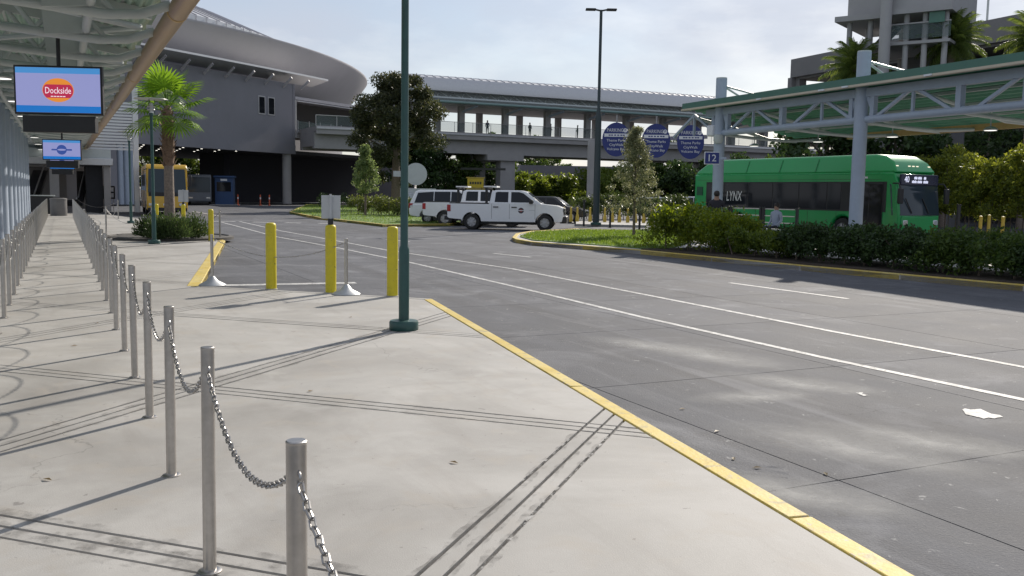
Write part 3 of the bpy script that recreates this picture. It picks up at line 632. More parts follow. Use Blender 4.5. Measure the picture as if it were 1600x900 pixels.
# ---------------------------------------------------------------- hanging screens
scrblue = EM('screen_blue', (0.0, 0.16, 0.55), .75); scrwhite = EM('screen_pale', (0.30, 0.32, 0.62), .72); scrred = EM('screen_red', (0.45, 0.01, 0.06), .8)
scror = EM('screen_orange', (0.75, 0.25, 0.02), .8); scrtx = EM('screen_lettering', (0.9, 0.75, 0.85), .8); scrnavy = EM('screen_navy', (0.03, 0.07, 0.30), .8); scrtop = EM('screen_sky', (0.06, 0.27, 0.62), .75)
def screen(px, py, Y, wd, hh, yaw, label, logo):
    c = AY(px, py, Y); t = thing('hanging_screen', label, 'screen', c, yaw, 'screens under the canopy')
    MB().box(-wd / 2, wd / 2, 0, .09, -hh / 2, hh / 2).build('housing', blackp, t, bevel=.012)
    p = MB().box(-wd / 2 + .035, wd / 2 - .035, -.004, .0, -hh / 2 + .035, hh / 2 - .035).build('display', scrwhite, t)
    MB().box(-wd / 2 + .035, wd / 2 - .035, -.007, -.0045, hh / 2 - .16 * hh, hh / 2 - .036).build('banner', scrtop, p)
    MB().box(-wd / 2 + .035, wd / 2 - .035, -.007, -.0045, -hh / 2 + .036, -hh / 2 + .18 * hh).build('banner', scrblue, p)
    MB().cyl((0, .05, hh / 2), (0, .05, ZE + 0.5 - c.z), .035, n=8).build('hanger_pole', blackp, t)
    mk = lambda z, y: Matrix.Translation((0, y, z)) @ Matrix.Rotation(R(90), 4, 'X')
    def disc(rx, rz, z, y, mat, nm, n=28, lo=-1.0, hi=1.0):
        pts = []
        for i in range(n):
            a = 2 * math.pi * i / n; pts.append((rx * math.cos(a), max(lo, min(hi, math.sin(a))) * rz))
        m = MB().add([(x, y, z + zz) for x, zz in pts], [tuple(range(n))]); return m.build(nm, mat, p)
    if logo:
        disc(.26, .2, 0, -.008, scror, 'logo_disc'); disc(.25, .19, -.01, -.010, scrred, 'logo_band', lo=-.62, hi=.55)
        text('lettering', 'Dockside', .155, scrtx, p, mk(-.01, -.013), .001, .74)
        for x in (-.1, -.05, 0, .05, .1): MB().box(x - .02, x + .02, -.014, -.012, -.112, -.098).build('letter_mark', scrtx, p)
    else:
        disc(.19, .19, 0, -.008, scrnavy, 'logo_disc'); disc(.16, .035, .0, -.010, scrwhite, 'logo_band')
        MB().box(-.38, .38, -.0085, -.0075, -.03, .03).build('logo_bar', scrnavy, p)
    MB().box(-wd * .41, wd * .41, -.02, .14, -hh / 2 - .30, -hh / 2 - .02).build('lower_panel', blackp, t, bevel=.01)
    return t
screen(91, 141, 16, 1.46, .82, R(4), 'nearest hanging screen with red and orange Dockside logo on pale blue', True)
screen(96.5, 234, 36.5, 1.46, .80, R(6), 'second hanging screen with a round navy logo on pale blue', False)
screen(97, 254, 56, 1.46, .80, R(6), 'farthest hanging screen, mostly hidden below the second one', False)

# ---------------------------------------------------------------- station entrance pavilion at the end of the queue
pv = thing('entrance_pavilion', 'station entrance with white fascia, grey columns and dark escalator openings', 'entrance', AB(66, 0), AX)
zf = 3.05
MB().box(-4.2, 3.1, 0, 10, zf, zf + .45).build('fascia', silver, pv, bevel=.03)
MB().box(-4.2, 3.0, .2, 10, zf + .452, zf + 1.0).build('upper_fascia', greyst, pv)
MB().box(-4.2, 3.0, 11, 11.3, 0, 8).build('back_wall', M('pavilion_wall', (.16, .15, .145), .8, var=.08), pv)
for x, wd in ((-.35, .55), (2.75, .4), (-4.0, .5)): MB().box(x - wd / 2, x + wd / 2, .4, .95, 0, zf).build('column', M('pavilion_column', (.36, .34, .33), .7, var=.05), pv, bevel=.02)
MB().box(.35, .95, 1.0, 1.5, 0, zf - .3).build('pier', M('pavilion_pier', (.22, .20, .20), .7, var=.05), pv)
MB().box(1.5, 2.5, .9, 6, 0, zf - .02).build('opening', dark, pv)
for x in (-1.7, .9):
    MB().tube([(x, 0.5, .9), (x + .12, 1.2, 1.0), (x + .7, 5.5, 3.0)], .05, 8).build('handrail', silver, pv, True)
    MB().beam((x - .1, .8, .55), (x + .5, 5.5, 2.6), .9, .3).build('escalator', blackp, pv)
MB().box(-4.1, -3.0, -1.2, -.7, 0, 2.3).build('info_panel', M('info_white', (.55, .55, .56), .5, var=.05), pv, bevel=.03)
for z in (1.9, 1.2): MB().box(-3.9, -3.2, -1.215, -1.202, z - .06, z + .06).build('info_line', blackp, pv)
for i in range(16):                                   # louvres right of the gutter
    z = zf + 1.05 + i * .2; MB().box(1.6, 4.4, 1.0, 1.1, z, z + .13).build('louvre', silver, pv)
MB().box(4.42, 4.75, .9, 1.4, 0, 8.2).build('mast', silver, pv, bevel=.02)
tb = thing('trash_can', 'large grey drum bin at the end of the queue aisle', 'bin', G(92, 337))
MB().lathe([(.42, 0), (.44, .03), (.44, .88), (.46, .9), (.46, .97), (.40, 1.0)], 28).build('drum', M('bin_grey', (.17, .165, .165), .5, var=.1), tb, True)
MB().lathe([(.30, 1.0), (.3, 1.03), (.05, 1.05)], 20).build('lid', blackp, tb, True)
cb = thing('queue_counter', 'low dark counter behind the left row of posts', 'counter', G(58, 334), AX)
MB().box(-.9, .9, -.5, .5, 0, 1.05).build('cabinet', blackp, cb, bevel=.04); MB().box(-1, 1, -.55, .55, 1.06, 1.12).build('top', greyst, cb, bevel=.02)
sg = thing('notice_board', 'small dark notice board with white panels on two legs', 'sign', G(171, 330), 0)
MB().box(-.42, .42, -.03, .03, .85, 1.75).build('board', blackp, sg, bevel=.01)
for x in (-.3, .3): MB().cyl((x, 0, 0), (x, 0, .86), .02, n=8).build('leg', steel, sg)
for x in (-.2, .2):
    for z in (1.1, 1.5): MB().box(x - .13, x + .13, -.036, -.031, z - .15, z + .15).build('panel', signwhite, sg)

# ================================================================ domed station building over the road
C0 = G(196, 223, 5.9); C1 = G(462, 241, 5.9)
wd_ = (C1 - C0); WL = wd_.length; yaw = math.atan2(wd_.y, wd_.x)
st_ = thing('station_building', 'grey domed station building spanning the road with a curved roof', 'building', (C0.x, C0.y, 0), yaw)
# local: x along the wall, y away from the viewer
MB().box(-16, WL, 0, .5, 5.9, 7.0).build('soffit_beam', lav, st_)
MB().box(-16, WL - .3, .12, 1, 7.003, 14.1).build('wall', lav, st_)
MB().box(WL - .3, WL, .06, 1, 7.003, 14.1).build('corner_pilaster', lav, st_)
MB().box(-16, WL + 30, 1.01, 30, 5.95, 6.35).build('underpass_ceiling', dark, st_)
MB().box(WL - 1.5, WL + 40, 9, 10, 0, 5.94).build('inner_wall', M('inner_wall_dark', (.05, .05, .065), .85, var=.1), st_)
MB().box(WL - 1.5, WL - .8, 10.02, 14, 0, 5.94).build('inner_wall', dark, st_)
MB().box(-16, -.8, .3, 1.2, 0, 5.895).build('side_wall', lav, st_)
MB().cyl((WL - .8, .7, 0), (WL - .8, .7, 5.895), .52, n=20).build('column', conc2, st_, True)
for (x, r) in ((-.2, .3), (.6, .35), (1.2, .22)): MB().cyl((x, .6, 0), (x, .6, 5.895), r, n=16).build('pipe_column', teal, st_, True)
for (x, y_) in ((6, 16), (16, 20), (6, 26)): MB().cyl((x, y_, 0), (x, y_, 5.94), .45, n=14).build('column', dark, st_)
spot = MB().lathe([(.005, 0), (.11, 0), (.11, .03)], 10).mesh('ceiling_spot', EM('spot_lit', (1, .95, .85), 2.0))
for i in range(7):
    for j in range(4): inst('ceiling_spot', spot, st_, (1.5 + i * 2.6, 2.2 + j * 3.2, 5.91))
# windows in the wall: two narrow frames
for cx in (0, 1):
    c = AY(401 + cx * 17, 161, 100); xl = WL * ((401 + 17 * cx) - 196) / (462 - 196)
    xl = WL - (462 - (401 + 17 * cx)) * .093
    f = MB().box(xl - .56, xl + .56, .05, .119, 10.15, 12.2).build('window', silver, st_)
    MB().box(xl - .44, xl + .44, .03, .049, 10.27, 12.08).build('pane', glassd, f)
# sunshade fin below the curved roof
fin = MB(); n = 26
for i in range(n + 1):
    t = i / n; x = -16 + (WL + 22) * t; yy = -2.2 + 2.0 * t * t
    fin.v += [(x, yy, 14.95 + .2 * t), (x, yy, 15.15 + .2 * t), (x, yy + 2.6, 14.5 + .2 * t), (x, yy + 2.6, 14.3 + .2 * t)]
for i in range(n):
    for k in range(4): fin.f.append((4 * i + k, 4 * i + (k + 1) % 4, 4 * i + 4 + (k + 1) % 4, 4 * i + 4 + k))
fin.build('sunshade', silver, st_)
for i in range(9): MB().beam((1 + i * 3.1, .1, 13.6), (1 + i * 3.1, -1.2, 14.6), .15, .25).build('shade_bracket', lav2, st_)
# curved roof ring (world circle through the roof edge seen in the photograph)
ZT = 19.0
TT = G(574, 128, ZT); SS = G(300, 30, ZT)
vd = Vector((TT.x, TT.y, 0)).normalized(); pl = Vector((-vd.y, vd.x, 0))
dd = Vector((SS.x - TT.x, SS.y - TT.y, 0)); RR = dd.length_squared / (2 * dd.dot(pl)); CC = Vector((TT.x, TT.y, 0)) + pl * RR
iw = Matrix.Rotation(-yaw, 4, 'Z') @ Matrix.Translation((-C0.x, -C0.y, 0))
def ringband(prof, a0, a1, n, name, mat, smooth=True):
    m = MB(); k = len(prof)
    for i in range(n + 1):
        a = a0 + (a1 - a0) * i / n
        for (r, z) in prof: m.v.append(tuple(iw @ Vector((CC.x + r * math.cos(a), CC.y + r * math.sin(a), z))))
    for i in range(n):
        for j in range(k - 1): m.f.append((i * k + j, i * k + j + 1, i * k + k + j + 1, i * k + k + j))
    return m.build(name, mat, st_, smooth)
A0, A1 = R(-100), R(13)
ringband([(RR - 5, 13.2), (RR - 3.6, 14.4), (RR - .9, 17.6), (RR - .1, 18.7), (RR, 18.85), (RR, 19.0), (RR - 2, 19.15)], A0, A1, 120, 'roof_fascia', lav2)
ringband([(RR - 2, 19.15), (RR - 9, 20.2)], A0, A1, 120, 'roof_sheet', silver)
ringband([(RR - 4, 6.4), (RR - 4, 13.4)], A0, A1, 90, 'drum_wall', lav)
ringband([(RR - 9, 20.1), (RR - 9, 21.7)], A0, A1, 120, 'parapet_glass', GLASS('roof_glass', (.55, .58, .62), .75, .15))
for i in range(60):
    a = R(-75) + R(87) * i / 60; p = iw @ Vector((CC.x + (RR - 8.9) * math.cos(a), CC.y + (RR - 8.9) * math.sin(a), 20.1))
    MB().cyl(p, p + Vector((0, 0, 1.65)), .06, n=6).build('parapet_mullion', lav2, st_)
ringband([(RR - 9, 21.7), (RR - 18, 25.4), (RR - 32, 28.6), (RR - 60, 32)], A0, A1, 90, 'dome', silver)
for i in range(50):
    a = R(-75) + R(87) * i / 50
    def pt(r, z): return iw @ Vector((CC.x + r * math.cos(a), CC.y + r * math.sin(a), z))
    MB().tube([pt(RR - 9, 21.75), pt(RR - 18, 25.45), pt(RR - 32, 28.65)], .07, 5).build('dome_rib', lav2, st_)
# balcony bay right of the corner
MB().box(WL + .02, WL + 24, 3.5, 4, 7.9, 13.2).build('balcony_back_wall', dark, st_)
MB().box(WL + .02, WL + 30, -.2, 3.4, 7.85, 8.7).build('balcony_slab', conc2, st_)
MB().box(WL + .02, WL + 30, -.35, -.21, 8.45, 8.75).build('balcony_edge', silver, st_)
MB().box(WL + .02, WL + 30, 0, 3.4, 12.35, 12.7).build('balcony_lintel', lav2, st_)
MB().cyl((WL + .4, .1, 12.2), (WL + 24, .1, 12.2), .08, n=8).build('balcony_beam', silver, st_)
MB().box(WL + .05, WL + .3, .05, .3, 8.7, 12.3).build('balcony_post', silver, st_)
for i in range(8):
    x = WL + .4 + i * 2.1; g = MB().box(x, x + 2.0, -.05, -.02, 8.78, 9.85).build('railing_panel', glassrail, st_)
    MB().cyl((x, -.035, 8.72), (x, -.035, 9.95), .04, n=6).build('railing_post', silver, st_)

# ================================================================ pedestrian bridge
ZD = 8.9
B0 = G(600, 201, ZD); B1 = G(930, 216.5, ZD); bd = B1 - B0; byaw = math.atan2(bd.y, bd.x); BL = bd.length
br = thing('pedestrian_bridge', 'long covered pedestrian bridge with concrete deck and ribbed roof over the road', 'bridge', (B0.x, B0.y, 0), byaw)
XL, XR = -8.0, BL + 62
MB().box(XL, XR, 0, 9, ZD - .6, ZD - .05).build('deck', conc2, br)
MB().box(XL, XR, -.25, -.01, ZD - .9, ZD).build('deck_edge', conc2, br); MB().box(XL, XR, -.4, -.255, ZD - .35, ZD - .12).build('edge_band', silver, br)
MB().box(XL, XR, .6, 1.5, ZD - 2.5, ZD - .61).build('girder', conc2, br); MB().box(XL, XR, 6.5, 7.4, ZD - 2.5, ZD - .61).build('girder', conc2, br)
for i in range(int((XR - XL) / 9)): MB().box(XL + i * 9, XL + i * 9 + .5, 1.51, 6.49, ZD - 2.2, ZD - .61).build('cross_beam', conc2, br)
i = 0; x = XL
while x < XR:
    MB().box(x + .04, x + 2.36, -.12, -.07, ZD + .08, ZD + 1.1).build('railing_panel', glassrail, br)
    MB().cyl((x, -.09, ZD), (x, -.09, ZD + 1.15), .03, n=6).build('railing_post', silver, br); x += 2.4
MB().cyl((XL, -.09, ZD + 1.17), (XR, -.09, ZD + 1.17), .035, n=6).build('handrail', silver, br)
DZ = -1.3; XC = 3.0
i = 0; x = XC + 1
while x < XR:
    for yy in (.5, 8.3): 
        MB().box(x - .35, x + .35, yy - .35, yy + .35, ZD - .04, 13.3 + DZ).build('roof_column', conc2, br)
    MB().beam((x, .5, 12.6 + DZ), (x + .9, -2.2, 13.2 + DZ), .22, .22).build('eave_bracket', teal, br)
    x += 5.9
MB().box(XC, XR, -.1, 9.1, 13.3 + DZ, 13.6 + DZ).build('ceiling_slab', lav2, br)
MB().box(XC, XR, -2.6, -.11, 13.35 + DZ, 13.5 + DZ).build('eave_sheet', lav2, br)
MB().cyl((XC, -2.65, 13.45 + DZ), (XR, -2.65, 13.45 + DZ), .16, n=10).build('eave_gutter', M('eave_teal', (.17, .26, .25), .45, var=.06), br, True)
for z, yy in ((14.05 + DZ, -.9), (14.9 + DZ, .1)): MB().box(XC, XR, yy, yy + .2, z, z + .17).build('truss_chord', greyst, br)
x = XC
while x < XR:
    MB().cyl((x, -.8, 14.1 + DZ), (x + .8, .2, 14.95 + DZ), .05, n=6).build('truss_web', greyst, br); MB().cyl((x + .8, .2, 14.95 + DZ), (x + 1.6, -.8, 14.1 + DZ), .05, n=6).build('truss_web', greyst, br); x += 1.6
MB().box(XC, XR, .6, .7, 13.6 + DZ, 15.2 + DZ).build('clerestory', M('clerestory_pale', (.42, .46, .44), .5, var=.1, scale=.8), br)
rf = MB(); prof = [(-1.1, 14.9), (-1.12, 16.2), (-.9, 16.75), (.0, 17.1), (2, 17.4), (4.5, 17.5), (7, 17.3), (9.4, 16.4), (9.6, 14.9)]; prof = [(a, 14.75 + DZ + (b - 14.75) * .8) for a, b in prof]
for x in (XC, XR): rf.v += [(x, a, b) for a, b in prof]
kk = len(prof); rf.f = [(i, i + 1, kk + i + 1, kk + i) for i in range(kk - 1)]
rf.build('barrel_roof', silver, br, True)
x = XC; ribm = MB().tube([(0, a, b + .04) for a, b in prof[2:8]], .06, 5).mesh('roof_rib', silver)
while x < XR: inst('roof_rib', ribm, br, (x, 0, 0)); x += 1.0
for px in (797, 1160, 1480):
    p = G(px, 305, 0); xl = None
    # distance along the bridge where this column stands
    d = ray(px, 280); t_ = (B0.x * math.sin(byaw) - B0.y * math.cos(byaw)) / (d.x * math.sin(byaw) - d.y * math.cos(byaw)); q = d * t_
    xl = (q.x - B0.x) * math.cos(byaw) + (q.y - B0.y) * math.sin(byaw)
    for s in (0.7, 4.6): MB().box(xl - 1.0 + (s > 1) * -2.3, xl + 1.0 + (s > 1) * -2.3, s, s + 1.4, -0.3, ZD - 2.51).build('pier', conc2, br)
    MB().box(xl - 3, xl + 2, .3, 8, ZD - 3.2, ZD - 2.505).build('pier_cap', conc2, br)
# grey low building behind the bridge with a window strip
lb2 = thing('low_building', 'low grey rendered building with dark windows under the bridge', 'building', AY(870, 290, 150), R(4)); lb2.location.z = 0
MB().box(-6, 14, 0, 8, 0, 6.2).build('wall', lav, lb2)
for i in range(5): MB().box(-1.5 + i * 1.55, -.1 + i * 1.55, -.04, -.002, 1.2, 4.1).build('window', glassd, lb2)
# people on the bridge
def body(name, h, mats, parent, pose='stand', lean=0):
    """one continuous clothed figure grown from a skeleton"""
    me = bpy.data.meshes.new(name); k = h / 1.75
    V = [(0,0,.95),(0,0,1.15),(0,0,1.38),(0,.005,1.50),(0,-.01,1.60),(0,-.015,1.72), (.10,0,.88),(.11,-.01,.50),(.115,0,.09),(.12,-.13,.03), (-.10,0,.88),(-.11,-.01,.50),(-.115,0,.09),(-.12,-.13,.03),
         (.19,0,1.40),(.25,.02,1.13),(.20,-.16,.98),(.15,-.22,.98), (-.19,0,1.40),(-.25,.02,1.13),(-.20,-.16,.98),(-.15,-.22,.98)]
    if pose == 'sit':
        V = [(x, y, z - .45) for x, y, z in V]
        V[7] = (.12, -.42, .46); V[8] = (.12, -.46, .06); V[9] = (.12, -.60, .03); V[11] = (-.12, -.42, .46); V[12] = (-.12, -.46, .06); V[13] = (-.12, -.60, .03); V[6] = (.10, -.05, .47); V[10] = (-.10, -.05, .47)
    E = [(0,1),(1,2),(2,3),(3,4),(4,5),(0,6),(6,7),(7,8),(8,9),(0,10),(10,11),(11,12),(12,13),(2,14),(14,15),(15,16),(16,17),(2,18),(18,19),(19,20),(20,21)]
    rad = [.15,.14,.15,.062,.085,.075,.095,.068,.045,.035,.095,.068,.045,.035,.07,.048,.036,.03,.07,.048,.036,.03]
    me.from_pydata([(x * k, y * k, z * k) for x, y, z in V], E, []); o = bpy.data.objects.new(name, me); COL.objects.link(o)
    s = o.modifiers.new('skin', 'SKIN'); 
    for i, r_ in enumerate(rad):
        sv = me.skin_vertices[0].data[i]; sv.radius = (r_ * k * 1.0, r_ * k * (0.85 if i < 3 else 1)); sv.use_root = (i == 0)
    o.modifiers.new('sub', 'SUBSURF').levels = 1; o.modifiers['sub'].render_levels = 2
    dg = bpy.context.evaluated_depsgraph_get(); m2 = bpy.data.meshes.new_from_object(o.evaluated_get(dg)); bpy.data.objects.remove(o)
    for m in mats: m2.materials.append(m)         # shirt, trousers, skin
    zz = .47 if pose == 'sit' else .0
    for p in m2.polygons:
        c = p.center / k
        top = 1.0 if pose != 'sit' else .55
        hd = (1.50 if pose != 'sit' else 1.05)
        p.material_index = 2 if c.z > hd or (abs(c.x) > .12 and c.y < -.1 and c.z > top - .08 and pose != 'sit') else (0 if c.z > top - .06 else 1)
        p.use_smooth = True
    o = bpy.data.objects.new(name, m2); COL.objects.link(o); o.parent = parent
    hz = (1.645 if pose != 'sit' else 1.195) * k
    hm = MB(); prof = [(.004, .115), (.05, .105), (.085, .07), (.098, .02), (.095, -.03), (.07, -.075)]
    hm.lathe(prof[::-1], 14, (0, .018 * k, hz + .02)); hm.build('hair', hairm, o, True)
    return o
trous = M('dark_trousers', (.03, .032, .045), .85, var=.15)
for i, (px, col, lb_) in enumerate([(863, shirtd, 'left of two people in dark clothes standing together on the bridge'), (868, M('rust_shirt', (.12, .05, .04), .8), 'right of two people standing together on the bridge'), (835, M('grey_shirt', (.12, .12, .13), .8), 'person leaning by the bridge railing above the white trucks'), (768, M('navy_shirt', (.03, .04, .09), .8), 'person in navy on the bridge left of the middle columns'), (910, M('green_shirt', (.04, .09, .06), .8), 'person in green on the bridge beside the tall lamp')]):
    d = ray(px, 190); t_ = (B0.x * math.sin(byaw) - B0.y * math.cos(byaw)) / (d.x * math.sin(byaw) - d.y * math.cos(byaw)); q = d * t_
    pth = Vector((-math.sin(byaw), math.cos(byaw), 0)) * 1.2
    t = thing('person', lb_, 'person', (q.x + pth.x, q.y + pth.y, ZD - .05), byaw + i, 'people on the bridge'); body('body', 1.72, [col, trous, skin], t)

# ================================================================ parking garage and stair tower
Q0 = G(1236, 93, 15.5); Q1 = G(1600, 20, 15.5); gd = Q1 - Q0; gy = math.atan2(gd.y, gd.x); GL = gd.length
gr = thing('parking_garage', 'long grey concrete parking garage with dark open decks', 'garage', (Q0.x, Q0.y, 0), gy)
for z0, z1 in ((13.7, 15.5), (10.4, 11.7), (7.1, 8.4), (3.8, 5.1)):
    MB().box(0, GL + 40, 0, .4, z0, z1).build('parapet', garage, gr); MB().box(.05, GL + 40, .41, 30, z0 - .2, z0 + .15).build('floor_slab', garage, gr)
MB().box(0, 40, 6, 6.3, 0, 13.4).build('inner_wall', dark, gr)
x = .1
while x < GL + 40: MB().box(x, x + .8, .45, 1.3, -.2, 13.6).build('column', garage, gr); x += 9
MB().box(-.02, .4, .42, 30, 13.7, 15.5).build('side_parapet', garage, gr); MB().box(-.3, .3, -.05, .44, 0, 13.69).build('corner_column', garage, gr)
p = G(1553, 18, 15.5); 
lp = thing('roof_lamp', 'small lamp pole on the garage roof', 'lamp', (p.x + 3, p.y + 7, 15.1)); MB().cyl((0, 0, 0), (0, 0, 3.6), .09, n=8).build('pole', greyst, lp); MB().box(-1.1, .1, -.12, .12, 3.5, 3.62).build('head', greyst, lp)
T0 = AY(1322, 72, 62); T1 = AY(1497, 60, 58); td = T1 - T0; td.z = 0; ty = math.atan2(td.y, td.x); TL = td.length
tw = thing('stair_tower', 'open concrete stair tower with round columns rising above the canopy', 'tower', (T0.x, T0.y, 0), ty)
def tz(y_): return 1.68 + (311 - y_) * 61 / 1450
z_r0, z_r1, z_f = tz(38), tz(-12), tz(76)
MB().box(0, TL * .62, 0, 6, z_r0 + .25, z_r1).build('roof_parapet', towerm, tw); MB().box(TL * .42, TL, -2.2, 5, z_r0 + .05, z_r1 + .6).build('front_parapet', towerm, tw)
MB().box(-.6, TL * .6, -.7, 6.3, z_r0 - .1, z_r0 + .24).build('roof_slab', towerm, tw); MB().box(TL * .4, TL + .1, -2.5, 5.2, z_r0 - .3, z_r0 + .02).build('roof_slab', towerm, tw)
MB().box(0, TL * .66, -.3, 6.0, z_f - .28, z_f).build('floor_slab', towerm, tw); MB().box(TL * .44, TL, -2.2, 5, z_f - .5, z_f - .32).build('floor_slab', towerm, tw)
MB().box(TL * .44, TL, 3.4, 3.7, 0, z_r0 - .31).build('core_wall', M('tower_core', (.15, .15, .16), .8, var=.1), tw)
for x, yy in ((.15, .1), (.55, 2.8), (1.5, .0), (TL * .36, .2), (TL * .62, -1.9), (TL * .78, -1.9), (TL * .95, -1.9), (TL * .3, 5.5)): MB().cyl((x, yy, 0), (x, yy, z_r0 - .1), .17, n=12).build('column', towerm, tw, True)
MB().cyl((TL * .47, -2.75, 0), (TL * .47, -2.75, z_r1 + 1), .34, n=18).build('main_column', towerm, tw, True)
for (xa, xb, yy, z) in ((TL * .36, TL * .62, -.25, z_f), (TL * .5, TL, -2.15, z_f - .3)):
    MB().box(xa, xb, yy, yy + .04, z + .12, z + 1.0).build('railing_panel', glassrail, tw); MB().box(xa, xb, yy - .04, yy + .08, z + 1.0, z + 1.08).build('handrail', towerm, tw)
for k in range(9): MB().box(TL * .16 + k * .22, TL * .16 + k * .22 + .3, 2.0, 3.2, z_f + .1 + k * .24, z_f + .16 + k * .24).build('stair_tread', dark, tw)
for yy in (2.0, 3.2): MB().beam((TL * .16, yy, z_f), (TL * .16 + 2.2, yy, z_f + 2.35), .06, .3).build('stair_stringer', dark, tw)
MB().box(TL * .82, TL * .95, -2.28, -2.22, z_r0 - .95, z_r0 - .31).build('teal_panel', fasg, tw)
# ================================================================ islands with yellow kerbs
def smooth_poly(pts, z=0.0): return [Vector((p.x, p.y, 0)) for p in pts]
def island(name, label, pts, mat, kmat=kerb_y, kw=.16, ztop=0.0, kerb_sides=None):
    P = [(p.x, p.y) for p in pts]
    if area(P) < 0: pts = pts[::-1]; P = P[::-1]
    o = tag(MB().prism(P, -.3, ztop - .012).build(name, mat), label, kind='structure')
    for i in range(len(pts)):
        a, b = pts[i], pts[(i + 1) % len(pts)]
        if kerb_sides and not kerb_sides(a, b): continue
        kerb(o, a, b, kmat, kw, -.3, ztop + .012, nrm(a, b), 3.0)
    return o
f0 = [G(*p) for p in ((800, 371), (806, 374), (830, 378), (1000, 391), (1250, 415), (1600, 446), (2000, 484))]
hd = (f0[5] - f0[3]).normalized(); hn = Vector((-hd.y, hd.x, 0)); hn = hn if hn.y > 0 else -hn
back = [f0[6] + hn * 12.2, f0[3] + hn * 12.2, f0[3] + hn * 12.2 - hd * 9, G(902, 357), G(830, 361), G(806, 365)]
isl = island('traffic_island', 'island with grass tip, clipped hedge and yellow kerb', f0 + back, M('platform_concrete', (.36, .35, .34), .7, var=.08, obj=False))
gpoly = [G(812, 370), G(832, 375.5), G(1000, 388), G(1040, 391), G(1075, 380), G(1075, 362), G(902, 360), G(832, 363.5)]
gp = [(p.x, p.y) for p in gpoly]; gp = gp if area(gp) > 0 else gp[::-1]
tag(MB().prism(gp, -.02, .02).build('grass_bed', grassm), 'bright lawn covering the tip of the traffic island', kind='structure')
hb = [f0[3] + hn * .3 - hd * .3, f0[6] + hn * .3, f0[6] + hn * 3.0, f0[3] + hn * 3.0 - hd * .3]; q = [(p.x, p.y) for p in hb]; q = q if area(q) > 0 else q[::-1]
tag(MB().prism(q, -.02, .03).build('mulch_bed', soil), 'dark mulch bed under the hedge', kind='structure')
# far verge by the station with hedge and sapling
v0 = [G(*p, ) for p in ((452, 331), (500, 340), (566, 347), (600, 351), (700, 350), (760, 344))] + [Vector((2, 100, 0)), Vector((-24, 108, 0))]
ver = island('grass_verge', 'grass verge with a yellow kerb in front of the station', v0, grassm)
# far median behind the white trucks
m0 = [G(640, 338), G(905, 349), G(1010, 351)]; m0 = [G(900, 350.5), G(1010, 352.5), G(1010, 347), G(900, 345.5)]
md = [(p.x, p.y) for p in m0]; md = md if area(md) > 0 else md[::-1]
tag(MB().prism(md, -.3, .02).build('far_footpath', concrete), 'pale footpath strip behind the island lawn', kind='structure')

# ---------------------------------------------------------------- grass blades on lawns
def scatter(poly, n, z=.015):
    xs = [p.x for p in poly]; ys = [p.y for p in poly]; P = np.column_stack([rng.uniform(min(xs), max(xs), n), rng.uniform(min(ys), max(ys), n)])
    ins = np.zeros(n, bool); j = len(poly) - 1
    for i in range(len(poly)):
        xi, yi, xj, yj = poly[i].x, poly[i].y, poly[j].x, poly[j].y
        c = ((yi > P[:, 1]) != (yj > P[:, 1])) & (P[:, 0] < (xj - xi) * (P[:, 1] - yi) / (yj - yi + 1e-12) + xi); ins ^= c; j = i
    P = P[ins]; return np.column_stack([P, np.full(len(P), z)])
gl = LEAF('grass_blades', (.07, .13, .02), (.17, .25, .05), .45)
for (poly, n, lb_) in ((gpoly, 26000, 'short bright grass on the island tip'), (v0, 42000, 'short grass on the far verge by the station')):
    P = scatter(poly, n); o = bpy.data.objects.new('grass', leafmesh('grass', P, rng.uniform(.06, .11, len(P)), gl, .3, 2.0)); COL.objects.link(o); tag(o, lb_, 'grass', kind='stuff')

# ================================================================ vegetation builders
lf_dark = LEAF('leaf_dark', (.018, .04, .014), (.05, .09, .025), .3); lf_mid = LEAF('leaf_mid', (.03, .065, .015), (.09, .14, .03), .4)
lf_light = LEAF('leaf_light', (.08, .13, .02), (.19, .25, .05), .45); lf_olive = LEAF('leaf_olive', (.10, .12, .06), (.27, .28, .15), .35)
lf_tree = LEAF('leaf_oak', (.025, .038, .017), (.085, .09, .04), .35)
def hedge(name, label, p, q, depth, h, mat, n, size=.1, dens=2.2, cat='hedge', group=None, z=0.0, jag=.12):
    d = q - p; L_ = d.length; rz = math.atan2(d.y, d.x); t = thing(name, label, cat, (p.x, p.y, z), rz, group)
    ncl = int(L_ * depth * dens * 2) + 12
    def samp(k):
        x = rng.uniform(0, L_, k); y_ = rng.uniform(.2, depth - .2, k); top = h * (.80 + .16 * np.sin(x * 1.7 + rz) * np.sin(x * .63 + 2)) + rng.normal(0, jag * h * .5, k)
        zz = rng.uniform(.12, 1, k) ** .6 * top; return np.column_stack([x, y_, np.maximum(zz, .12)])
    P = clumps(ncl, n, samp, rng.uniform(.22, .5, ncl) * min(1.2, h / 1.2), .75); P = P[P[:, 2] > .02]
    o = bpy.data.objects.new('foliage', leafmesh('foliage', P, rng.uniform(size * .7, size * 1.3, len(P)), mat)); COL.objects.link(o); o.parent = t
    core = MB(); kx = max(2, int(L_ / .8))
    for i in range(kx):
        x = (i + .5) * L_ / kx
        for j in range(2):
            yb = depth * (.3 + .4 * j); core.tube([(x, yb, -.05), (x + random.uniform(-.1, .1), yb + random.uniform(-.1, .1), h * .4), (x + random.uniform(-.3, .3), yb + random.uniform(-.2, .2), h * .75)], [.03, .022, .01], 5)
    core.build('stems', bark, t)['kind'] = 'stuff'
    return t
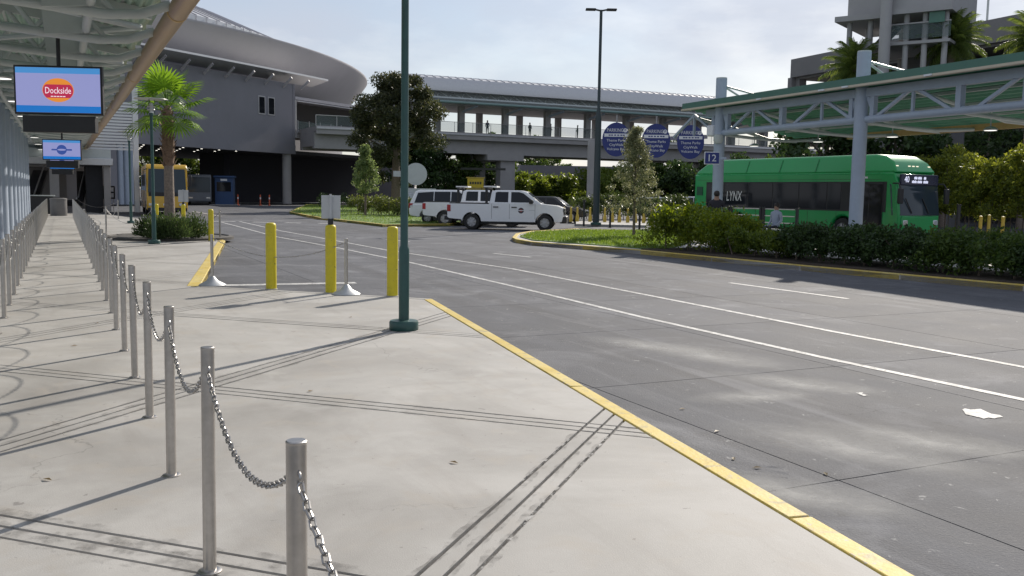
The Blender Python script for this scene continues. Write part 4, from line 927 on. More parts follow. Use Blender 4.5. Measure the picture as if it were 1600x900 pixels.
def tree(name, label, p, h, rx, rz_, cz, mat, n, size, trunk_r, group=None, ncl=60, clr=.5, cone=False, cat='tree', lean=0.0, seed=1):
    t = thing(name, label, cat, (p.x, p.y, p.z), 0, group)
    tr = MB(); pts = [(0, 0, -.05), (lean * .3, 0, h * .25), (lean * .6, .05, h * .55), (lean, 0, h * .9)]
    tr.tube(pts, [trunk_r * 1.25, trunk_r, trunk_r * .7, trunk_r * .2], 9)
    for i in range(9 if not cone else 14):
        a = i * 2.4 + seed; z = (cz - rz_ * (.75 if cone else .55)) + rz_ * 1.3 * i / 12; f = 1 - (z - (cz - rz_)) / (2 * rz_ + .01) if cone else 1
        L_ = rx * .75 * max(.2, f); x0 = lean * z / h
        tr.tube([(x0, 0, z * .9), (x0 + math.cos(a) * L_ * .5, math.sin(a) * L_ * .5, z + rz_ * .14), (x0 + math.cos(a) * L_, math.sin(a) * L_, z + rz_ * .32)], [trunk_r * .4, trunk_r * .25, trunk_r * .08], 5)
    tr.build('trunk', bark, t, True)
    if cone:
        def samp(k):
            u = rng.random(k) ** .75; ang = rng.uniform(0, 6.283, k); prof = np.where(u < .25, .55 + 1.8 * u, 1.02 - (u - .25) * 1.28); r_ = rx * prof * rng.random(k) ** .5 * rng.uniform(.7, 1.15, k)
            return np.column_stack([r_ * np.cos(ang) + lean * u, r_ * np.sin(ang), cz - rz_ + 2 * rz_ * u])
    else: samp = ell((lean, 0, cz), (rx, rx, rz_))
    P = clumps(ncl, n, samp, rng.uniform(.5, 1.2, ncl) * clr, .7)
    o = bpy.data.objects.new('crown', leafmesh('crown', P, rng.uniform(size * .7, size * 1.3, len(P)), mat, .5, .1)); COL.objects.link(o); o.parent = t
    return t
# long hedge on the island: bright bush at the tip, dark clipped bushes after it
hp = f0[3] + hn * .35 + hd * .1
hedge('bright_bush', 'bright lime green bush at the left end of the island hedge', hp - hd * .7, hp + hd * 2.3, 2.6, 1.42, LEAF('leaf_lime', (.07, .12, .012), (.20, .25, .03), .45), 16000, .105, 4.0, 'bush', jag=.06)
bushes = [('broad bright green shrub in the island hedge below the dark-shirted man', LEAF('leaf_hedge_mid', (.05, .09, .014), (.14, .19, .03), .42), .92), ('dark green shrub in front of the seated person', lf_dark, 1.25), ('dark glossy shrub in front of the bus rear wheel', lf_dark, 1.2), ('dark shrub under the second canopy column', lf_mid, 1.25), ('dark shrub in front of the bus door', lf_dark, 1.3), ('dark shrub below the bus windscreen', lf_dark, 1.3), ('dark shrub below the far yellow delineators', lf_dark, 1.25), ('dark shrub at the right edge of the view', lf_dark, 1.3)]
hh = hp + hd * 2.3
for i, (lb_, mt_, h_) in enumerate(bushes):
    hedge('hedge_shrub', lb_, hh + hd * (2.2 * i) + hn * random.uniform(-.1, .1), hh + hd * (2.2 * i + 2.45), 2.4, h_ * .84, mt_, 14000, .10, 4.5, 'shrub', 'shrubs of the island hedge', jag=.07)
# sapling on the lawn, sapling on the verge, big tree
tree('young_tree', 'young olive green conical tree on the island lawn', G(990, 370), 4.4, 1.2, 1.75, 2.62, lf_olive, 10500, .085, .05, None, 170, .26, True)
s_p = G(571, 336); tree('young_tree', 'light green sapling on the far verge left of the lamp post', s_p, 4.9, 1.0, 1.65, 3.1, LEAF('leaf_sapling', (.09, .14, .05), (.2, .26, .1), .4), 5000, .17, .07, None, 80, .4, True)
bt = Vector((-10.6, 84, 0)); tree('oak_tree', 'big dark spreading tree between the station and the bridge', bt, 11.6, 4.1, 4.7, 7.2, lf_tree, 46000, .25, .38, None, 78, 1.05, False)
hedge('low_hedge', 'low sunlit hedge along the far verge', G(528, 334), G(652, 339), 3.0, 1.35, LEAF('leaf_hedge_far', (.05, .075, .02), (.13, .16, .04), .4), 9000, .16, 1.6)
hedge('clipped_bush', 'rounded dark bush under the station balcony', G(490, 327), G(520, 328), 2.2, 1.3, lf_dark, 2500, .16, 2)
# trees behind the bridge
for i, (px, Y, h_, rx, mt_, lb_) in enumerate([(700, 118, 7.5, 4.2, lf_mid, 'rounded tree under the bridge right of the big oak'), (745, 125, 7.0, 4.0, lf_dark, 'dark tree under the bridge behind the yellow sign'), (776, 140, 7.5, 4.0, lf_mid, 'green tree behind the bridge pier'), (835, 128, 4.3, 4.0, lf_light, 'sunlit bushy tree right of the bridge pier'), (880, 128, 4.0, 3.6, lf_light, 'sunlit bushy tree before the low building'), (950, 120, 5.4, 4.5, lf_light, 'sunlit tree behind the blue signs gantry'), (1040, 125, 6.5, 4.5, lf_mid, 'shaded tree behind the middle blue sign'), (1085, 112, 6.0, 4.0, lf_dark, 'greyish tree behind the rear of the green bus'),
        (655, 112, 8.5, 4.5, lf_dark, 'dark tree behind the round sign'), (222, 165, 10, 5, lf_light, 'sunlit tree seen through the underpass at the left'), (330, 165, 10, 6, lf_light, 'sunlit tree seen through the underpass beside the yellow bus'), (275, 168, 10, 6, lf_mid, 'green tree seen through the underpass behind the yellow bus'), (1290, 55, 6.8, 3.4, lf_dark, 'dark tree under the garage behind the bus'), (1395, 54, 6.8, 3.6, lf_dark, 'dark tree behind the tall hedge'), (1540, 66, 7.5, 4.5, lf_dark, 'dark tree at the right behind the tall hedge'), (985, 140, 6.5, 5, lf_dark, 'dark tree between the blue signs'),
        (1140, 118, 7, 5, lf_dark, 'dark tree behind the number twelve sign'), (1230, 112, 7, 5, lf_mid, 'green tree behind the bus roof'), (760, 190, 13.5, 7, lf_mid, 'distant tree seen through the bridge left of its middle'), (735, 175, 11.8, 5, lf_mid, 'distant tree seen through the bridge by the first columns'), (845, 180, 13.2, 6, lf_mid, 'distant tree seen through the bridge above the white trucks'), (1060, 185, 13, 8, lf_mid, 'distant tree seen through the bridge at the right')]):
    p = AY(px, 300, Y); p.z = 0
    tree('background_tree', lb_, p, h_, rx, h_ * .46, h_ * .54, mt_, 9000, .3 + Y / 900, .18, 'trees behind the bridge and station', 70, 1.0, seed=i)
# tall clipped hedge behind the bus and low hedge behind the trucks
w0 = AY(1395, 330, 52); w1 = AY(1760, 340, 37); w0.z = w1.z = 0
hedge('tall_hedge', 'tall sunlit hedge wall behind the front of the green bus', w0, w1, 2.6, 4.55, LEAF('leaf_tall_hedge', (.06, .085, .015), (.25, .29, .05), .5), 80000, .17, 10, jag=.05)
w2 = AY(1180, 330, 60); w2.z = 0
hedge('tall_hedge', 'tall hedge behind the roof line of the green bus', w2, w0 + Vector((-.5, .5, 0)), 2.4, 4.2, lf_light, 14000, .2, 3, jag=.1)
hedge('low_hedge', 'low dark hedge behind the yellow delineators', AY(880, 330, 66) * 1, AY(1085, 332, 60), 1.6, 1.75, LEAF('leaf_low_hedge', (.03, .055, .015), (.08, .11, .03), .3), 9000, .17, 3, jag=.04).location.z = 0
# fan palm in its planter
pl_ = G(266, 372)
bed = tag(MB().lathe([(2.05, -.02), (2.05, .07), (1.9, .1), (1.85, .06)], 36).build('planter_kerb', M('planter_dark', (.07, .065, .06), .8, var=.2), None, True), kind='structure'); bed.location = (pl_.x, pl_.y, 0)
tag(bed, 'round dark kerb of the palm planter')
pt_ = thing('fan_palm', 'fan palm with bright green leaves in the round pavement planter', 'palm tree', (pl_.x, pl_.y, 0))
prof = [(.25, 0), (.21, .3), (.17, .9), (.155, 1.8), (.15, 2.6)]; tr = MB().lathe(prof, 16); tr.build('trunk', palmbark, pt_, True)
MB().lathe([(.15, 2.4), (.18, 2.6), (.20, 3.2), (.19, 3.8), (.15, 4.2), (.08, 4.4)], 16).build('boot_layer', palmboot, pt_, True)
bootm = MB().add([(-.05, 0, 0), (.05, 0, 0), (.02, .13, .22), (-.02, .13, .22), (-.04, -.03, .02), (.04, -.03, .02)], [(0, 1, 2, 3), (0, 4, 5, 1), (4, 3, 2, 5), (0, 3, 4), (1, 5, 2)]).mesh('boot', palmboot)
for i in range(44):
    a = i * 2.399; z = 2.35 + 1.75 * i / 44; inst('boot', bootm, pt_, (-.17 * math.sin(a), .17 * math.cos(a), z), (0, 0, a))
def fan(n=26, L_=1.0, stalk=.95):
    m = MB(); m.tube([(0, 0, 0), (0, stalk * .5, .05), (0, stalk, 0)], [.025, .018, .013], 5)
    for i in range(n):
        a = R(-118 + 236 * i / (n - 1)); l = L_ * (1 - .25 * abs(a / R(118)) ** 2); w_ = .05
        d = Vector((math.sin(a), math.cos(a), 0)); s = Vector((d.y, -d.x, 0)) * w_; o_ = Vector((0, stalk, 0)); up = Vector((0, 0, .025 if i % 2 else -.01))
        p1_ = o_ + d * l * .6 + Vector((0, 0, -.03)) ; p2_ = o_ + d * l + Vector((0, 0, -.16 - .1 * abs(math.sin(i * 3.1))))
        m.add([o_, p1_ - s * .9 + up, p1_ + s * .9 + up, p2_], [(0, 2, 1), (1, 2, 3)])
    return m
fl = LEAF('fan_palm_leaf', (.08, .165, .02), (.15, .27, .04), .48); fm_ = fan().mesh('frond', fl)
for i in range(21):
    a = i * 2.399; el = R(82 - 112 * (i / 20) ** .9); 
    o = inst('frond', fm_, pt_, (0, 0, 4.15 + .12 * (1 - i / 25)), (0, 0, 0), ((.72, .88, .8)[i % 3],) * 3)
    o.rotation_euler = (Matrix.Rotation(a, 3, 'Z') @ Matrix.Rotation(el, 3, 'X') @ Matrix.Rotation(random.uniform(-.3, .3), 3, 'Y')).to_euler()
# planter shrubs
lf_ros = LEAF('leaf_planter', (.03, .055, .02), (.07, .11, .035), .3)
for i, (px, py, rx, h_) in enumerate([(232, 374, .5, .75), (250, 377, .5, .8), (276, 377, .6, .85), (302, 375, .62, .8), (262, 366, .5, .7)]):
    p = G(px, py); t = thing('planter_shrub', ['spiky low shrub at the left end of the palm planter', 'low shrub behind the lamp base in the palm planter', 'low shrub just right of the lamp in the palm planter', 'rounded shrub at the right end of the palm planter', 'low shrub at the back of the palm planter'][i], 'shrub', (p.x, p.y, 0), 0, 'shrubs in the palm planter')
    n = 2400; D = rng.normal(size=(n, 3)); D[:, 2] = np.abs(D[:, 2]) + .3; D /= np.linalg.norm(D, axis=1, keepdims=True); r_ = rng.random((n, 1)) ** .5
    P = D * r_ * np.array([rx, rx, h_]) * rng.uniform(.75, 1.1, (n, 1)); P[:, 2] += .03
    o = bpy.data.objects.new('foliage', leafmesh('foliage', P, rng.uniform(.06, .13, n), lf_ros, .3, .6, D=D * 1.2)); COL.objects.link(o); o.parent = t
    MB().tube([(0, 0, -.03), (.03, 0, h_ * .5), (0, .04, h_ * .8)], [.03, .02, .008], 6).build('stem', bark, t)
# feather palms by the garage
def pinnate(L_=2.6, n=34):
    m = MB(); pts = [Vector((0, L_ * t, .55 * L_ * t * (1 - t * 1.25))) for t in [i / 8 for i in range(9)]]; m.tube(pts, [.035 - .003 * i for i in range(9)], 5)
    for i in range(n):
        t = .12 + .88 * i / n; p = Vector((0, L_ * t, .55 * L_ * t * (1 - t * 1.25))); l = .62 * (1 - .55 * abs(t - .45) * 1.4)
        for sd_ in (-1, 1):
            d = Vector((sd_ * .8, .55, -.35 + random.uniform(-.15, .15))).normalized(); e = p + d * l; s = Vector((0, .028, 0))
            m.add([p - s, p + s, p + d * l * .6 + s * .9 + Vector((0, 0, -.03)), e + Vector((0, 0, -.3)), p + d * l * .6 - s * .9 + Vector((0, 0, -.03))], [(0, 1, 2, 4), (4, 2, 3)])
    return m
pm_ = pinnate().mesh('frond', LEAF('feather_palm_leaf', (.06, .10, .025), (.15, .20, .05), .45))
for i, (px, py, Y, sc_, lb_) in enumerate([(1335, 112, 60, 1.3, 'feather palm behind the second canopy column'), (1488, 70, 58, 1.3, 'tall feather palm in front of the stair tower'), (1616, 66, 58, 1.3, 'feather palm cut off by the right edge')]):
    c = AY(px, py, Y); t = thing('feather_palm', lb_, 'palm tree', (c.x, c.y, 0), i, 'feather palms by the garage')
    MB().lathe([(.3, 0), (.25, 1), (.22, c.z * .6), (.24, c.z - .6), (.3, c.z - .2), (.12, c.z + .1)], 12).build('trunk', palmbark, t, True)
    for k in range(52):
        a = k * 2.399; el = R(82 - 132 * (k / 51)); o = inst('frond', pm_, t, (0, 0, c.z), (0, 0, 0), (.62 * sc_,) * 3)
        o.rotation_euler = (Matrix.Rotation(a, 3, 'Z') @ Matrix.Rotation(el, 3, 'X')).to_euler()
# ================================================================ right platform canopy
ZF = 5.2
r0 = G(1068, 166, ZF); r1 = G(1600, 87, ZF); rd = r1 - r0; rd.z = 0; ry = math.atan2(rd.y, rd.x); RL = rd.length
rc = thing('platform_canopy', 'bus platform canopy with green roof, blue-grey truss and round columns', 'canopy', (r0.x, r0.y, 0), ry)
def lx(px, py, off):                                  # distance along the canopy of a pixel, on the line set back by off
    d = ray(px, py); o = r0 + Vector((-math.sin(ry), math.cos(ry), 0)) * off; c, s = math.cos(ry), math.sin(ry)
    t_ = (o.x * s - o.y * c) / (d.x * s - d.y * c); q = d * t_; return (q.x - r0.x) * c + (q.y - r0.y) * s
XE = RL + 9; WB = 5.4; ZB = 4.15
MB().box(0, XE, -.06, .02, ZF - .12, ZF + .09).build('front_fascia', fasg, rc); MB().box(-.02, XE, -.09, .08, ZF - .19, ZF - .125).build('edge_trim', M('trim_beige', (.55, .48, .38), .5, var=.05), rc)
x = 0.0
while x < XE:
    x2 = min(XE, x + 3); m = MB(); n = 4 * 17; vs = []
    for i in range(n + 1):
        t_ = i / n; vs.append((.03 + WB * t_, ZF - .02 - (ZF - ZB - .1) * t_ - (.09 if i % 4 in (0, 3) else 0)))
    k = len(vs); m.add([(x + .004, a, b) for a, b in vs] + [(x2 - .004, a, b) for a, b in vs], [(i, i + 1, k + i + 1, k + i) for i in range(k - 1)]); m.build('roof_panel', deckg, rc); x = x2
MB().box(.02, XE, .03, WB, ZF + .04, ZF + .07).build('roof_top', fasg, rc)
for v in rc.children[-1].data.vertices:
    if v.co.y > 1: v.co.z -= (ZF - ZB - .1)
MB().box(3.2, XE, WB - .05, WB + .12, ZB - .2, ZB + .12).build('back_gutter', tan2, rc)
yc = .55; zb_ = 4.08; zt_ = ZF - .32
MB().box(.9, XE, yc - .1, yc + .1, zt_ - .13, zt_ + .13).build('top_chord', teal, rc)
MB().cyl((1.6, yc, zb_), (XE, yc, zb_), .115, n=16).build('bottom_chord', teal, rc, True)
cols = [lx(1125, 240, yc), lx(1345, 230, yc)]; sp = cols[1] - cols[0]; cols.append(cols[1] + sp)
colr = .205
for cx in cols:
    o = MB().cyl((cx, yc - .05, 0), (cx, yc - .05, 6.1), colr, n=24).build('column', teal, rc, True)
    MB().cyl((cx, yc - .05, 6.1), (cx, yc - .05, 6.14), colr * .98, n=24).build('cap_plate', greyst, o, True)
    MB().cyl((cx, yc, 5.85), (cx + 1.5, WB * .7, 4.95), .04, n=8).build('tie_rod', silver, rc); MB().cyl((cx, yc, 5.85), (cx - .3, WB * .5, 5.0), .04, n=8).build('tie_rod', silver, rc)
    for s in (-1, 1): MB().beam((cx + s * .45, yc, zb_ - .1), (cx + s * .45, yc, zt_), .16, .16).build('vertical', teal, rc); MB().beam((cx + s * .5, yc, zb_ + .2), (cx + s * .22, yc, zt_ - .1), .12, .12).build('knee_brace', teal, rc)
for j in range(-1, 3):
    for h_ in range(2):
        xa = cols[0] + sp * j + .5 + h_ * (sp / 2 - .1); xb = xa + sp / 2 - .75
        if xb < 1.2: continue
        xm = (xa + xb) / 2
        MB().beam((xa, yc, zb_), (xm, yc, zt_), .09, .09).build('diagonal', teal, rc); MB().beam((xm + .02, yc, zt_), (xb, yc, zb_), .09, .09).build('diagonal', teal, rc)
        MB().beam((xm, yc, zb_), (xm, yc, zt_), .08, .08).build('strut', teal, rc); MB().beam((xb + .16, yc, zb_ - .05), (xb + .16, yc, zt_), .18, .18).build('vertical', teal, rc)
        # cantilever outriggers to the back gutter
        MB().tube([(xm, yc, zt_ - .1), (xm + .1, yc + 2.3, zb_ + .25), (xm + .2, yc + 3.4, zb_ - .03), (xm + .2, WB, ZB - .15)], .065, 8).build('outrigger', greyst, rc, True)
        MB().tube([(xb, yc, zb_), (xb + .1, yc + 1.6, zb_ - .12), (xb + .1, yc + 3.2, zb_ - .18), (xb + .15, WB, ZB - .15)], .06, 8).build('outrigger', greyst, rc, True)
        o = inst('downlight', dl, rc, (xm + .4, yc + 2.6, zb_ - .35)); inst('diffuser', dg_, o); MB().cyl((0, 0, .1), (0, 0, .7), .02, n=6).build('stem', greyst, o)
for yy in (1.8, 3.0, 4.2): MB().box(1.0, XE, yy - .05, yy + .05, ZF - .13 - .19 * yy, ZF - .03 - .2 * yy).build('purlin', greyst, rc)
for xx in (lx(1190, 144, 0), lx(1288, 131, 0), lx(1325, 130, 0), lx(1455, 110, 0)): MB().box(xx - .13, xx + .13, -.13, -.095, ZF - .18, ZF - .13).build('edge_light', signwhite, rc)
cam_ = MB().box(1.35, 1.75, yc - .35, yc + .1, zb_ - .12, zb_ + .3).build('camera_box', signwhite, rc, bevel=.05); MB().lathe([(.13, -.3), (.18, -.2), (.18, 0), (.1, .05)], 16, (1.95, yc - .2, zb_ - .1)).build('camera_dome', greyst, cam_, True)
# bay number sign on the first column
p = AY(1111, 247, 34.2); ns = thing('bay_sign', 'small dark blue bay sign reading 12 beside the canopy column', 'sign', p, R(-6))
MB().box(-.24, .3, 0, .06, -.23, .23).build('frame', signwhite, ns, bevel=.01); MB().box(-.21, .29, -.012, -.002, -.2, .2).build('face', signblue, ns)
text('digits', '12', .36, signwhite, ns, facing((.02, -.016, -.01), (0, -1, 0)), .002)
MB().box(.3, .55, .0, .04, -.04, .04).build('arm', teal, ns)

# ================================================================ vehicles
def arcpts(cx, cz, r, n=9): return [(cx + r * math.cos(math.pi * i / n), cz + r * math.sin(math.pi * i / n)) for i in range(n + 1)]   # from +x over the top to -x
tyre_m = MB().lathe([(.22, -.125), (.33, -.125), (.385, -.10), (.395, -.04), (.395, .04), (.385, .10), (.33, .125), (.235, .118), (.235, -.118), (.22, -.125)], 26, caps=False).mesh('tyre', rubber, True)
_rm = MB()
for i in range(7):
    a = i * 2 * math.pi / 7; _rm.box(.05, .215, -.03, .03, .075, .115, Matrix.Rotation(a, 4, 'Z'))
_rm.lathe([(.2, .06), (.234, .118), (.232, .122), (.212, .08)], 24, caps=False); _rm.lathe([(.02, .03), (.234, .05)], 20); _rm.lathe([(.05, .11), (.06, .125), (.03, .13)], 12)
rim_me = _rm.mesh('rim', rimm, True)
def wheel(parent, x, y_, r=.395, side=-1):
    w_ = bpy.data.objects.new('wheel', tyre_m); COL.objects.link(w_); w_.parent = parent; s = r / .395
    w_.matrix_local = Matrix.Translation((x, y_, r)) @ Matrix.Rotation(R(90 if side < 0 else -90), 4, 'X') @ Matrix.Scale(s, 4); inst('rim', rim_me, w_); return w_
def pickup(loc, yaw, label, rack=True):
    t = thing('pickup_truck', label, 'truck', loc, yaw, 'white security trucks')
    W = .98
    low = [(0, .62), (0, 1.22), (.1, 1.26), (2.02, 1.26), (2.05, 1.30), (4.55, 1.30), (5.35, 1.22), (5.62, 1.12), (5.68, .75), (5.6, .45)] + [(5.25, .45)] + arcpts(4.78, .40, .47) + [(4.28, .42), (1.68, .42)] + arcpts(1.2, .40, .47) + [(.7, .5), (.08, .55)]
    b = MB().prof_y(low, -W, W).build('body', white, t, bevel=.035, seg=2)
    MB().box(.14, 2.0, -.82, .82, 1.18, 1.272).build('bed_cover', blackp, t)
    for s in (-1, 1): MB().box(.1, 2.04, s * .9 - .07, s * .9 + .07, 1.252, 1.30).build('bed_rail_cap', blackp, t)
    cab = [(2.06, 1.29), (2.16, 1.88), (2.35, 1.94), (3.55, 1.94), (3.85, 1.88), (4.62, 1.29)]
    ins = lambda z: .17 * max(0, (z - 1.29)) / .65 + .02
    MB().prof_y(cab, -W, W, ins).build('cab', white, t, bevel=.04, seg=2)
    def sidewin(poly, nm, mat=glassd):
        for s in (-1, 1):
            pts = [(x, s * (W - ins(z) + .006), z) for x, z in poly]; pts2 = [(x, s * (W - ins(z) - .01), z) for x, z in poly]; n = len(poly)
            MB().add(pts + pts2, [tuple(range(n)), tuple(range(2 * n - 1, n - 1, -1))] + [(i, (i + 1) % n, n + (i + 1) % n, n + i) for i in range(n)]).build(nm, mat, t)
    sidewin([(2.32, 1.36), (2.36, 1.82), (2.45, 1.86), (2.98, 1.86), (2.98, 1.36)], 'rear_window'); sidewin([(3.12, 1.36), (3.12, 1.86), (3.5, 1.86), (3.72, 1.80), (4.22, 1.42), (4.22, 1.36)], 'front_window')
    ws = MB(); 
    def wsx(z): return 3.85 + (1.88 - z) / .59 * .77
    pts = [(wsx(z) + .012, yy * (W - ins(z) - .08), z + .012) for z, yy in ((1.36, -1), (1.36, 1), (1.84, 1), (1.84, -1))]; ws.add(pts, [(0, 1, 2, 3)]); ws.build('windscreen', glassb, t)
    MB().box(2.05, 2.09, -.6, .6, 1.42, 1.78).build('back_window', glassd, t)
    for s in (-1, 1):
        for x in (2.18, 3.05, 4.3): MB().box(x - .006, x + .006, s * (W + .001) - .002, s * (W + .001) + .002, .55, 1.28).build('door_gap', blackp, t)
        for x in (2.38, 3.28): MB().box(x - .13, x + .13, s * (W + .02) - .02, s * (W + .02) + .02, 1.10, 1.15).build('door_handle', blackp, t, bevel=.01)
        MB().box(4.02, 4.2, s * (W + .14) - .12, s * (W + .14) + .12, 1.30, 1.50).build('mirror', blackp, t, bevel=.03)
        MB().box(-.02, .16, s * (W - .05) - .07, s * (W - .05) + .065, .88, 1.20).build('tail_light', redl, t, bevel=.015)
        MB().box(5.3, 5.66, s * (W - .18) - .16, s * (W - .18) + .185, .90, 1.10).build('headlight', headl, t, bevel=.03)
        MB().box(1.75, 4.2, s * (W - .12) - .1, s * (W - .12) + .1, .36, .44).build('running_board', blackp, t)
        e = MB().cyl((3.62, s * W, .97), (3.62, s * (W + .006), .97), .14, n=20).build('door_emblem', M('emblem_dark', (.05, .05, .06), .5), t)
        MB().cyl((3.62, s * (W + .0065), .97), (3.62, s * (W + .009), .97), .075, n=16).build('emblem_disc', M('emblem_red', (.3, .05, .04), .5), e)
        MB().box(3.44, 3.80, s * (W + .010) - .001, s * (W + .010) + .001, .955, .99).build('emblem_bar', signwhite, e)
        MB().box(4.0, 4.32, s * (W + .004) - .001, s * (W + .004) + .001, .98, 1.0).build('unit_number', signback, t)
        wheel(t, 1.2, s * (W - .12), side=s); wheel(t, 4.78, s * (W - .12), side=s)
    MB().box(5.64, 5.72, -.55, .55, .78, 1.10).build('grille', blackp, t, bevel=.02); MB().box(5.5, 5.84, -W + .02, W - .02, .40, .72).build('front_bumper', blackp, t, bevel=.05); MB().box(5.70, 5.80, -.62, .62, .70, .76).build('bumper_chrome', headl, t, bevel=.02)
    MB().box(5.715, 5.735, -.58, .58, .92, .97).build('grille_bar', headl, t)
    MB().box(-.16, .04, -W + .03, W - .03, .46, .66).build('rear_bumper', blackp, t, bevel=.03); MB().box(.6, 5.2, -.7, .7, .28, .45).build('chassis', blackp, t)
    if rack:
        for s in (-1, 1): MB().box(1.85, 1.97, s * .86 - .05, s * .86 + .05, 1.26, 2.02).build('rack_post', blackp, t)
        MB().box(1.85, 1.98, -.89, .89, 1.98, 2.05).build('rack_bar', blackp, t); MB().box(1.72, 2.4, -.6, .6, 2.06, 2.14).build('light_bar', M('light_bar_white', (.7, .7, .68), .3, var=.03), t, bevel=.03)
    return t
def face_yaw(a, b): d = b - a; return math.atan2(d.y, d.x)
tp = AY(737, 358, 45.0); tp.z = ZR
tyw = R(-6)
def at_wheel(px, Y, yaw): 
    q = AY(px, 355, Y); near = Vector((1.2 * math.cos(yaw) + .9 * math.sin(yaw), 1.2 * math.sin(yaw) - .9 * math.cos(yaw), 0)); return Vector((q.x - near.x, q.y - near.y, ZR))
pickup(at_wheel(737, 45.5, tyw), tyw, 'white crew-cab pickup with black rack, front of the parked trio')
pickup(at_wheel(695, 50.0, tyw), tyw, 'white crew-cab pickup half hidden behind the front pickup')
def wagon(loc, yaw, label, name='suv', paint=white, L_=4.9, W=.94, H=1.78, group=None):
    t = thing(name, label, 'car', loc, yaw, group); k = L_ / 4.9; h = H / 1.78
    low = [(0, .5), (-.02, .9), (.05, 1.02), (3.5, 1.04), (4.55, .95), (4.85, .8), (4.9, .55), (4.8, .34), (4.4, .34)] + arcpts(3.95, .36, .40) + [(3.5, .3), (1.4, .3)] + arcpts(.98, .36, .40) + [(.5, .34), (.1, .4)]
    MB().prof_y([(x * k, z * h) for x, z in low], -W, W).build('body', paint, t, bevel=.06, seg=3)
    cab = [(.0, 1.01), (.28, 1.66), (.55, 1.75), (2.5, 1.76), (2.9, 1.70), (3.75, 1.03)]; ins = lambda z: .2 * max(0, z / h - 1.0) / .76 + .02
    MB().prof_y([(x * k, z * h) for x, z in cab], -W, W, ins).build('cabin', paint, t, bevel=.06, seg=3)
    for s in (-1, 1):
        for poly in ([(.28, 1.08), (.45, 1.60), (1.3, 1.66), (1.3, 1.08)], [(1.34, 1.08), (1.34, 1.66), (2.2, 1.67), (2.2, 1.08)], [(2.25, 1.08), (2.25, 1.67), (2.7, 1.65), (3.4, 1.1)]):
            n = len(poly); q = [(x * k, z * h) for x, z in poly]
            MB().add([(x, s * (W - ins(z) + .006), z) for x, z in q] + [(x, s * (W - ins(z) - .01), z) for x, z in q], [tuple(range(n)), tuple(range(2 * n - 1, n - 1, -1))] + [(i, (i + 1) % n, n + (i + 1) % n, n + i) for i in range(n)]).build('side_window', glassd, t)
        MB().box(-.03 * k, .2 * k, s * (W - .06) - .06, s * (W - .06) + .068, .8 * h, 1.05 * h).build('tail_light', redl, t, bevel=.02); MB().box(4.6 * k, 4.87 * k, s * (W - .2) - .15, s * (W - .2) + .19, .68 * h, .84 * h).build('headlight', headl, t, bevel=.03)
        MB().box(2.95 * k, 3.1 * k, s * (W + .09) - .09, s * (W + .09) + .09, 1.05 * h, 1.2 * h).build('mirror', blackp, t, bevel=.03)
        wheel(t, .98 * k, s * (W - .11), .34, s); wheel(t, 3.95 * k, s * (W - .11), .34, s)
    MB().add([(2.93 * k, -.66, 1.66 * h), (2.93 * k, .66, 1.66 * h), (3.68 * k, .74, 1.09 * h), (3.68 * k, -.74, 1.09 * h)], [(0, 1, 2, 3)]).build('windscreen', glassb, t)
    MB().add([(.26 * k - .02, -.62, 1.58 * h), (.26 * k - .02, .62, 1.58 * h), (.06 * k - .02, .72, 1.1 * h), (.06 * k - .02, -.72, 1.1 * h)], [(0, 1, 2, 3)]).build('back_window', glassd, t)
    MB().box(4.84 * k, 4.93 * k, -.6, .6, .42 * h, .62 * h).build('grille', blackp, t)
    return t
sv = at_wheel(672, 52.5, tyw); wagon(sv, tyw, 'white van-like wagon with long dark windows behind the pickups', 'wagon', white, 5.2, .96, 1.95)
q = AY(862, 320, 62); wagon(Vector((q.x - 2.4, q.y, ZR)), R(-12), 'black car partly hidden behind the delineators', 'parked_car', M('car_black', (.012, .012, .015), .2, coat=.6), 4.8, .92, 1.65, 'cars on the far road')
q = AY(1035, 320, 72); wagon(Vector((q.x - 2.2, q.y, ZR + .1)), R(-12), 'white car behind the low hedge left of the bus', 'parked_car', white, 4.7, .92, 1.6, 'cars on the far road')
q = AY(1078, 318, 72); wagon(Vector((q.x - 1.0, q.y, ZR + .1)), R(-12), 'silver car just behind the rear of the green bus', 'parked_car', silver, 4.7, .92, 1.7, 'cars on the far road')

# ---------------------------------------------------------------- green city bus (local x forward, y left)
bF = AY(1402, 330, 36.2); bB = AY(1084, 320, 46.0); bdv = bF - bB; bdv.z = 0; BLn = bdv.length; by = math.atan2(bdv.y, bdv.x)
bn = Vector((-math.sin(by), math.cos(by), 0))
gb = thing('city_bus', 'bright green city bus with black window band waiting behind the hedge', 'bus', (bB.x + bn.x * 1.28, bB.y + bn.y * 1.28, ZR), by)
Wb = 1.28; k = BLn / 12.0
gb.scale = (1, 1, 1.055)
low = [(0.0, .4), (.0, 2.72), (11.75 * k, 2.72), (11.97 * k, 2.2), (12.1 * k, 1.2), (12.08 * k, .4)] + [(9.85 * k, .35)] + arcpts(9.3 * k, .48, .55) + [(3.8 * k, .35)] + arcpts(3.1 * k, .48, .55) + [(2.4 * k, .35)]
MB().prof_y(low, -Wb, Wb).build('body', busg, gb, bevel=.09, seg=3)
top = [(.03, 2.70), (.12, 2.85), (.75, 3.28), (1.1, 3.36), (10.6 * k, 3.40), (11.1 * k, 3.34), (11.55 * k, 3.1), (11.85 * k, 2.70)]
MB().prof_y(top, -Wb + .015, Wb - .015, lambda z: .30 * max(0, (z - 2.7)) / .7).build('roof_fairing', busg, gb, bevel=.08, seg=3)
MB().box(.3, 11.3 * k, -Wb - .012, -Wb + .004, 2.66, 2.69).build('drip_rail', M('bus_green_light', (.04, .42, .14), .25), gb)
